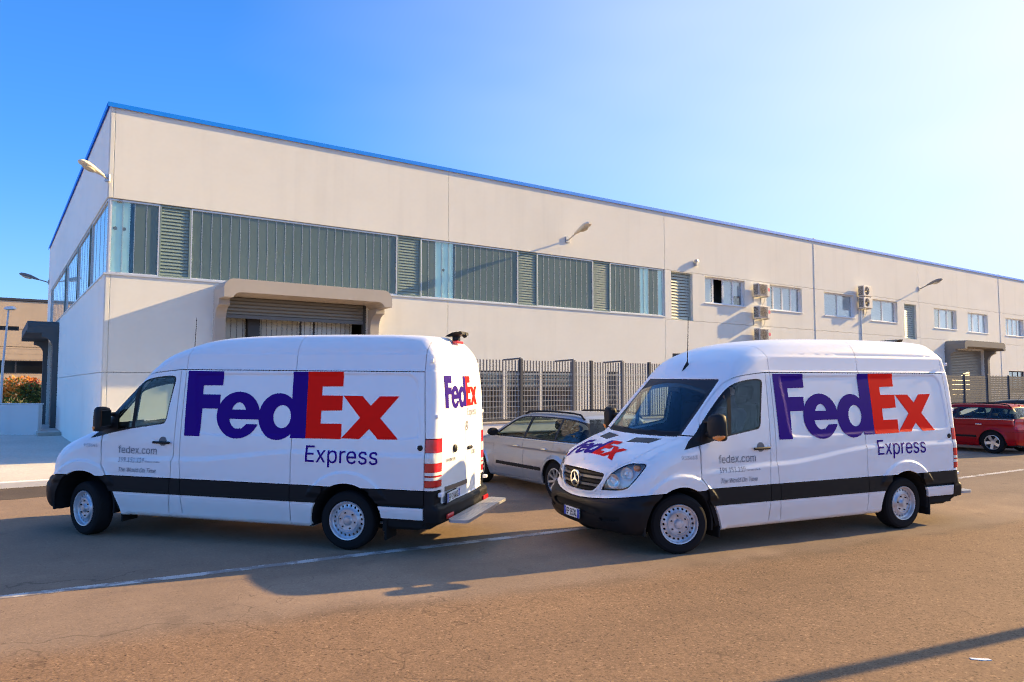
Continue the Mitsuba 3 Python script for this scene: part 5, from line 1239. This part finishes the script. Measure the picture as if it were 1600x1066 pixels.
for s in (-1, 1):
    hnd = [(((2.88, DY + s * 0.165, 1.305), 0.026), ((2.93, DY + s * 0.155, 1.32), 0.026))]
    for j in range(4): hnd.append((((2.935, DY + s * (0.175 - 0.016 * j), 1.325), 0.0085), ((2.965, DY + s * (0.18 - 0.018 * j), 1.345 - 0.006 * j), 0.0078))); hnd.append((((2.965, DY + s * (0.18 - 0.018 * j), 1.345 - 0.006 * j), 0.0078), ((2.962, DY + s * (0.178 - 0.018 * j), 1.318 - 0.006 * j), 0.007)))
    hnd.append((((2.90, DY + s * 0.14, 1.315), 0.011), ((2.94, DY + s * 0.115, 1.335), 0.009)))
    obj('hand', chain(hnd, 0.012, 3), 'skin', dk_, v2tw, True)
# ---------------------------------------------------------------- parked cars (estate cars; x forward from the rear axle)
def car_parts(paint_key, WB=2.70, zr=1.53, belt=0.95, gt=1.44, rails=True, wheel=9, kx=1.0, coarse=0.05):
    zs = lambda z: z if z < belt else belt + (z - belt) * (zr - belt) / (1.50 - 0.95)
    xs = lambda x: x if x > 0.9 else 0.9 + (x - 0.9) * kx
    RE = xs(-0.885); FR = WB + 0.93
    prof = ([(RE + 0.10, 0.24, 1)] + catmull([(RE + 0.10, 0.24, 1), (RE + 0.01, 0.36), (RE, 0.50), (RE + 0.005, 0.66), (RE + 0.05, 0.78), (RE + 0.06, belt), (RE + 0.10, zs(1.06)), (RE + 0.27, zs(1.36)), (RE + 0.36, zs(1.435)), (RE + 0.52, zs(1.47)), (0.3, zs(1.50)), (1.0, zs(1.495)), (1.40, zs(1.455)), (1.60, zs(1.40)), (2.0, zs(1.20)), (2.42, zs(0.985), 1)]) +
        catmull([(2.42, zs(0.985), 1), (2.7, 0.93), (3.1, 0.87), (FR - 0.22, 0.77), (FR - 0.06, 0.65), (FR - 0.01, 0.50), (FR - 0.02, 0.32), (FR - 0.12, 0.20, 1)]))
    A = Table(sg.Polygon([p[:2] for p in prof] + [(WB, 0.19), (0.0, 0.19)]).buffer(0), 0.5)
    def width(x, z):
        w = 0.872 - 0.035 * sstep(0.45, 0.20, z) - 0.012 * sstep(0.72, 0.95, z) - 0.235 * np.clip((z - belt) / (gt - belt + 0.06), 0, 1.6) ** 1.15
        w = w - 0.010 * sstep(0.815, 0.78, z) * sstep(0.60, 0.74, z)
        for hx in (0, WB):
            w = w + 0.018 * sstep(0.43, 0.37, np.hypot(x - hx, z - 0.31)) * sstep(0.25, 0.4, z)
        return w - 0.05 * sstep(2.6, FR, x) - 0.04 * sstep(0.0, RE, x)
    def f(P):
        x, y, z = P[..., 0], np.abs(P[..., 1]), P[..., 2]
        y2 = y * y
        bf = (0.36 * y2 + 0.2 * y2 ** 3) * sstep(2.2, 3.2, x) * sstep(1.1, 0.9, z) + 0.22 * y2 * sstep(0.85, 1.1, z) * sstep(0.8, 1.6, x)
        br = 0.16 * y2 * sstep(0.2, RE + 0.2, x)
        a = A(x + bf - br, z + 0.05 * y2 * sstep(1.2, 1.4, z))
        b = y - width(x, z)
        return rmax(a, b, 0.07 + 0.05 * sstep(2.6, 3.2, x) + 0.03 * sstep(1.3, 1.5, z))
    lo, hi = [RE - 0.2, -1.0, 0.1], [FR + 0.2, 1.0, zr + 0.15]
    O = solid(*march(f, lo, hi, coarse)).simplify(0.0008); I = solid(*march(shifted(f, 0.025), lo, hi, 0.06)).simplify(0.002)
    P = Parts(f, 0.025)
    S = O - I
    arches = union([ext_xz(sg.Point(hx, 0.31).buffer(0.365, 20).union(sg.box(hx - 0.365, 0.0, hx + 0.365, 0.31)), a, b) for hx in (0, WB) for a, b in ((0.5, 1.1), (-1.1, -0.5))])
    S = S - arches
    L = S.trim_by_plane([0, 1, 0], 0.0)
    # side glass outline
    q = lambda z: belt + (z - 0.95) * (gt - belt) / (1.40 - 0.95)
    dlo = sg.Polygon(catmull([(2.10, belt + 0.015, 1), (1.80, q(1.15)), (1.48, q(1.325)), (1.25, q(1.385)), (0.90, q(1.40)), (xs(0.3), q(1.40)), (xs(-0.3), q(1.375)), (xs(-0.55), q(1.335)), (xs(-0.62), q(1.29)), (xs(-0.755), belt + 0.07), (xs(-0.76), belt + 0.035), (xs(-0.72), belt + 0.02, 1)], 5)).buffer(0)
    pill = [(1.02, 0.93, 0.055), (xs(0.02), xs(-0.04), 0.05)]
    cuts = [sg.Polygon([(a - w / 2, 0.8), (a + w / 2, 0.8), (b + w / 2, 1.7), (b - w / 2, 1.7)]) for a, b, w in pill]
    inner = dlo.buffer(-0.022)
    panes = inner
    for c in cuts: panes = panes.difference(c)
    seam = [sg.Polygon([(1.02, 0.2), (1.03, 0.2), (1.025, belt), (1.015, belt)])]
    fd = sg.Polygon([(1.022, 0.27), (2.05, 0.25), (2.12, 0.45), (2.12, belt), (1.022, belt)])
    rd = sg.Polygon([(1.012, 0.27), (1.012, belt), (xs(0.0), belt), (xs(0.10), 0.72), (0.33, 0.56), (0.44, 0.40), (0.47, 0.27)])
    # windscreen and tailgate glass
    wsp_ = sg.Polygon([(1.54 - 0.22 * y * y, y) for y in np.linspace(-0.55, 0.55, 9)] + [(1.9, 0.66), (2.30, 0.72)] + [(2.38 - 0.12 * y * y, y) for y in np.linspace(0.7, -0.7, 9)] + [(2.30, -0.72), (1.9, -0.66)]).buffer(0)
    for nm, pl in (('front_door', fd), ('rear_door', rd)):
        P.both(nm, (L ^ sidep(pl, 0.60, 1.1)) - sidep(dlo, 0.3, 1.1, 0.0) - topp(wsp_, 0.9, 2, 0.004), paint_key, body=True)
    rest = S - union([sidep(pl.buffer(0), a, b, 0.0) for pl in (fd, rd) for a, b in ((0.596, 1.1), (-1.1, -0.596))]) - union([sidep(dlo, 0.3, 1.1, 0.0), sidep(dlo, -1.1, -0.3, 0.0)])
    rest = rest - topp(wsp_, 0.9, 2, 0.0)
    tgp = sg.Polygon([(-0.62, belt + 0.07), (0.62, belt + 0.07), (0.60, q(1.20)), (0.52, q(1.385)), (-0.52, q(1.385)), (-0.60, q(1.20))])
    rest = rest - ext_yz(tgp, -2, xs(-0.45))
    tl_side = sg.Polygon([(xs(-0.62), 0.98), (RE - 0.3, 1.0), (RE - 0.3, 0.66), (xs(-0.70), 0.70)])
    tlm = ext_xz(tl_side, 0.50, 1.1); tls = union([tlm, tlm.mirror([0, 1, 0])])
    tl = rest ^ tls
    rest = rest - tls
    hoodp_ = sg.Polygon([(2.44, 0.68), (FR - 0.3, 0.56), (FR - 0.10, 0.40), (FR - 0.10, -0.40), (FR - 0.3, -0.56), (2.44, -0.68)])
    P.add('hood', rest ^ topp(hoodp_, 0.66, 1.2), paint_key, body=True)
    rest = rest - topp(hoodp_, 0.66, 1.2, 0.004)
    bump_r = ext_xz(sg.Polygon([(RE - 0.3, 0.0), (RE - 0.3, 0.62), (-0.42, 0.62), (-0.42, 0.0)]), -1.1, 1.1); bump_f = ext_xz(sg.Polygon([(WB + 0.42, 0.0), (WB + 0.42, 0.58), (FR + 0.3, 0.60), (FR + 0.3, 0.0)]), -1.1, 1.1)
    P.add('rear_bumper', rest ^ bump_r, paint_key, body=True); P.add('front_bumper', rest ^ bump_f, paint_key, body=True)
    rest = rest - ext_xz(sg.Polygon([(RE - 0.3, 0.0), (RE - 0.3, 0.626), (-0.426, 0.626), (-0.426, 0.0)]), -1.1, 1.1) - ext_xz(sg.Polygon([(WB + 0.414, 0.0), (WB + 0.414, 0.586), (FR + 0.3, 0.606), (FR + 0.3, 0.0)]), -1.1, 1.1)
    P.l.insert(0, ['body', with_bsdf(shaded(rest, f, (0.0, -0.025)), paint_key), None, None, None])
    for x_ in P.l:
        if x_[3] is not None: x_[3] += 1
    for half, s in ((tl.trim_by_plane([0, 1, 0], 0), 1), (tl.trim_by_plane([0, -1, 0], 0), -1)): P.add('tail_light', half, 'lamp_red', body=True)
    P.both('window_frame', (L ^ sidep(dlo.difference(panes), 0.3, 1.1, 0.0)).translate([0, -0.003, 0]), 'ink_black', smooth=40)
    OL = O.trim_by_plane([0, 1, 0], 0.3)
    for p in panes.geoms:
        t = outer_skin(OL ^ sidep(p, 0.3, 1.1, 0.0), f, 0, 0.006)
        for s in (1, -1):
            t2 = trimesh.Trimesh(t.vertices * [1, s, 1] - [0, s * 0.006, 0], t.faces if s > 0 else t.faces[:, ::-1], process=False)
            P.add('side_window', mikit.ply(t2, None, smooth=True), 'glass_dark' if p.centroid.x < 0.0 else 'glass')
    P.add('windscreen', sheet_dict(outer_skin(O.trim_by_plane([0, 0, 1], 0.9) ^ topp(wsp_, 0.9, 2, 0.0), f, 0, 0.012), f), 'glass')
    P.add('rear_window', sheet_dict(outer_skin((O ^ box(-2, xs(-0.3), -1, 1, 0, 2)) ^ ext_yz(tgp, -2, xs(-0.45)), f, 0, 0.02), f), 'glass_dark')
    # trim
    hy = 0.872
    for x in (1.24, xs(0.30)):
        P.both('door_handle', cbox(x - 0.09, x + 0.09, hy - 0.018, hy + 0.025, 0.80, 0.83, 0.01), 'chrome', smooth=40)
    P.both('rub_strip', cbox(0.42, 2.0, hy - 0.02, hy + 0.012, 0.44, 0.50, 0.008), 'bumper_plastic')
    P.both('belt_trim', cbox(xs(-0.70), 2.05, hy - 0.03, hy - 0.009, belt - 0.006, belt + 0.010, 0.004), 'alloy')
    if rails:
        yr = 0.60
        zz = lambda x: float(hit(f, np.array([[x, yr, 2.0]]), [0, 0, -1], 0, 1.2)[0][2])
        xr = [1.35, 1.2, 0.7, 0.2, xs(-0.2), xs(-0.42), xs(-0.52)]
        pts = [(x, yr, zz(x) + (0.005 if i in (0, len(xr) - 1) else 0.045)) for i, x in enumerate(xr)]
        P.both('roof_rail', tube(pts, 0.016, 8), 'black_plastic', smooth=40)
    P.add('roof_antenna', tube([(xs(-0.30), 0, zs(1.47)), (xs(-0.34), 0, zs(1.47) + 0.07), (xs(-0.55), 0, zs(1.47) + 0.30)], [0.012, 0.006, 0.003], 6), 'black_plastic')
    P.add('high_brake_light', cbox(RE + 0.33, RE + 0.40, -0.16, 0.16, zs(1.43) - 0.01, zs(1.43) + 0.02, 0.006), 'lamp_red')
    mm = Manifold.sphere(1, 20).scale([0.075, 0.115, 0.075]).translate([1.93, 0.98, belt + 0.09]) - box(1.0, 1.885, 0, 2, 0, 2)
    m_ = P.both('mirror', mm + tube([(1.95, 0.80, belt + 0.03), (1.95, 0.92, belt + 0.06)], 0.028), 'black_plastic', smooth=50)
    for s in (1, -1): P.add('number_plate' if s > 0 else 'plate_lamp', cbox(RE - 0.012, RE + 0.02, -0.26, 0.26, 0.70, 0.81, 0.004) if s > 0 else cbox(RE - 0.006, RE + 0.05, -0.28, 0.28, 0.83, 0.85, 0.004), 'plate_white' if s > 0 else paint_key)
    # inside
    P.add('floor', box(RE + 0.15, FR - 0.25, -0.78, 0.78, 0.22, 0.26) - union([box(hx - 0.37, hx + 0.37, a, b, 0, 1) for hx in (0, WB) for a, b in ((0.5, 1), (-1, -0.5))]), 'liner_black')
    P.add('dashboard', cbox(1.75, 2.30, -0.70, 0.70, 0.45, belt - 0.01, 0.05), 'cab_dark', smooth=40)
    P.add('door_lining', union([box(xs(-0.7), 2.1, s * 0.80 - 0.01, s * 0.80 + 0.01, 0.3, belt - 0.01) for s in (1, -1)]), 'cab_dark')
    for y in (0.37, -0.37):
        si = P.add('seat', cbox(0.75, 1.25, y - 0.25, y + 0.25, 0.40, 0.56, 0.05) + cbox(-0.07, 0.07, y - 0.25, y + 0.25, 0, 0.62, 0.06).rotate([0, -15, 0]).translate([0.72, 0, 0.50]), 'cab_dark', smooth=40)
        P.add('headrest', cbox(-0.045, 0.045, y - 0.12, y + 0.12, 0, 0.18, 0.04).rotate([0, -12, 0]).translate([0.54, 0, 1.13]), 'cab_dark', sub=si, smooth=40)
    P.add('rear_bench', cbox(-0.10, 0.42, -0.62, 0.62, 0.40, 0.56, 0.05) + cbox(-0.08, 0.08, -0.62, 0.62, 0, 0.60, 0.06).rotate([0, -18, 0]).translate([-0.10, 0, 0.50]), 'cab_dark', smooth=40)
    for hx in (0, WB):
        ln = (Manifold.cylinder(0.36, 0.385, 0.385, 32) - Manifold.cylinder(0.4, 0.367, 0.367, 32).translate([0, 0, -0.02])).rotate([-90, 0, 0]).translate([hx, 0.48, 0.31]) ^ box(-2, 6, 0, 2, 0.24, 1)
        P.both('wheel_liner', ln + (Manifold.cylinder(0.02, 0.38, 0.38, 32).rotate([-90, 0, 0]).translate([hx, 0.46, 0.31]) ^ box(-2, 6, 0, 2, 0.15, 1)), 'liner_black')
    # wheels
    tyre = lathe(polys(sg.Polygon([(0.205, -0.19), (0.27, -0.20), (0.300, -0.185), (0.312, -0.16), (0.313, -0.045), (0.303, -0.015), (0.27, 0.0), (0.22, 0.002), (0.205, -0.012)])), 48)
    rimr = lathe(polys(sg.Polygon([(0.200, -0.18), (0.208, -0.18), (0.208, -0.004), (0.196, -0.002), (0.190, -0.015)])), 48)
    sp = []
    w_ = 0.020 if wheel > 6 else 0.042
    for i in range(wheel):
        s_ = Manifold.hull_points(np.array([(r, y, t) for r, ww, y0 in ((0.03, w_ * 0.8, -0.03), (0.196, w_, -0.012)) for y in (y0, y0 - 0.022) for t in (-ww, ww)])).rotate([0, 360 / wheel * i, 0]); sp.append(s_)
    rim_ = union([rimr, lathe([(0, -0.02), (0.045, -0.02), (0.05, -0.05), (0, -0.05)], 24)] + sp)
    W_ = [('wheel', mikit.ply(tm(tyre), 'tyre', smooth=30), None), ('rim', mikit.ply(tm(rim_), 'alloy', smooth=30), 0), ('brake_disc', mikit.ply(tm(lathe([(0, -0.07), (0.14, -0.07), (0.14, -0.09), (0, -0.09)], 24)), 'grey_steel'), 0), ('hub_cap', mikit.ply(tm(lathe([(0, -0.022), (0.028, -0.022), (0.026, -0.016), (0, -0.014)], 20)), 'alloy', smooth=30), 0)]
    return P, W_, WB
def place_car(cp, label, pose, cat_='car'):
    P, W_, WB = cp
    k = thing('parked_car', label, cat_, 'cars parked in front of the low wall')
    x, y, yaw = pose
    tw = frame_tw((x, y, 0), (math.cos(yaw), math.sin(yaw), 0), (-math.sin(yaw), math.cos(yaw), 0))
    P.place(k, tw)
    for hx in (0, WB):
        for s in (1, -1): place_wheel(k, tw, hx, 0.862 * s, 0.313, 0, 20 * hx + 9 * s, W_)
    return k
def flake(c):
    def f(p, n, uv): return mi.Color3f(*c) * (0.94 + 0.12 * noise(p.x * 260, p.y * 260, p.z * 260))
    return proc(f)
paint('silver_paint', flake((0.43, 0.45, 0.48)), 0.30, 0.6)
paint('red_paint', (0.34, 0.002, 0.008), 0.35, 0.0, 0.25)
scene['red_paint']['bsdf']['specular'] = 0.2
paint('black_paint', (0.012, 0.012, 0.014), 0.25, 0.1)
place_car(car_parts('silver_paint', zr=1.44, gt=1.36), 'silver estate car parked between the two vans', (1.449, 12.935, 2.093))
place_car(car_parts('red_paint', 2.58, 1.41, 0.96, 1.30, True, 5, 0.93), 'red estate car parked behind the rear end of the right van', (14.35, 21.6, 2.10))
place_car(car_parts('black_paint', 2.58, 1.50, 0.95, 1.40, False, 7, 0.95), 'black car half hidden behind the red estate car', (16.8, 23.0, 2.15))
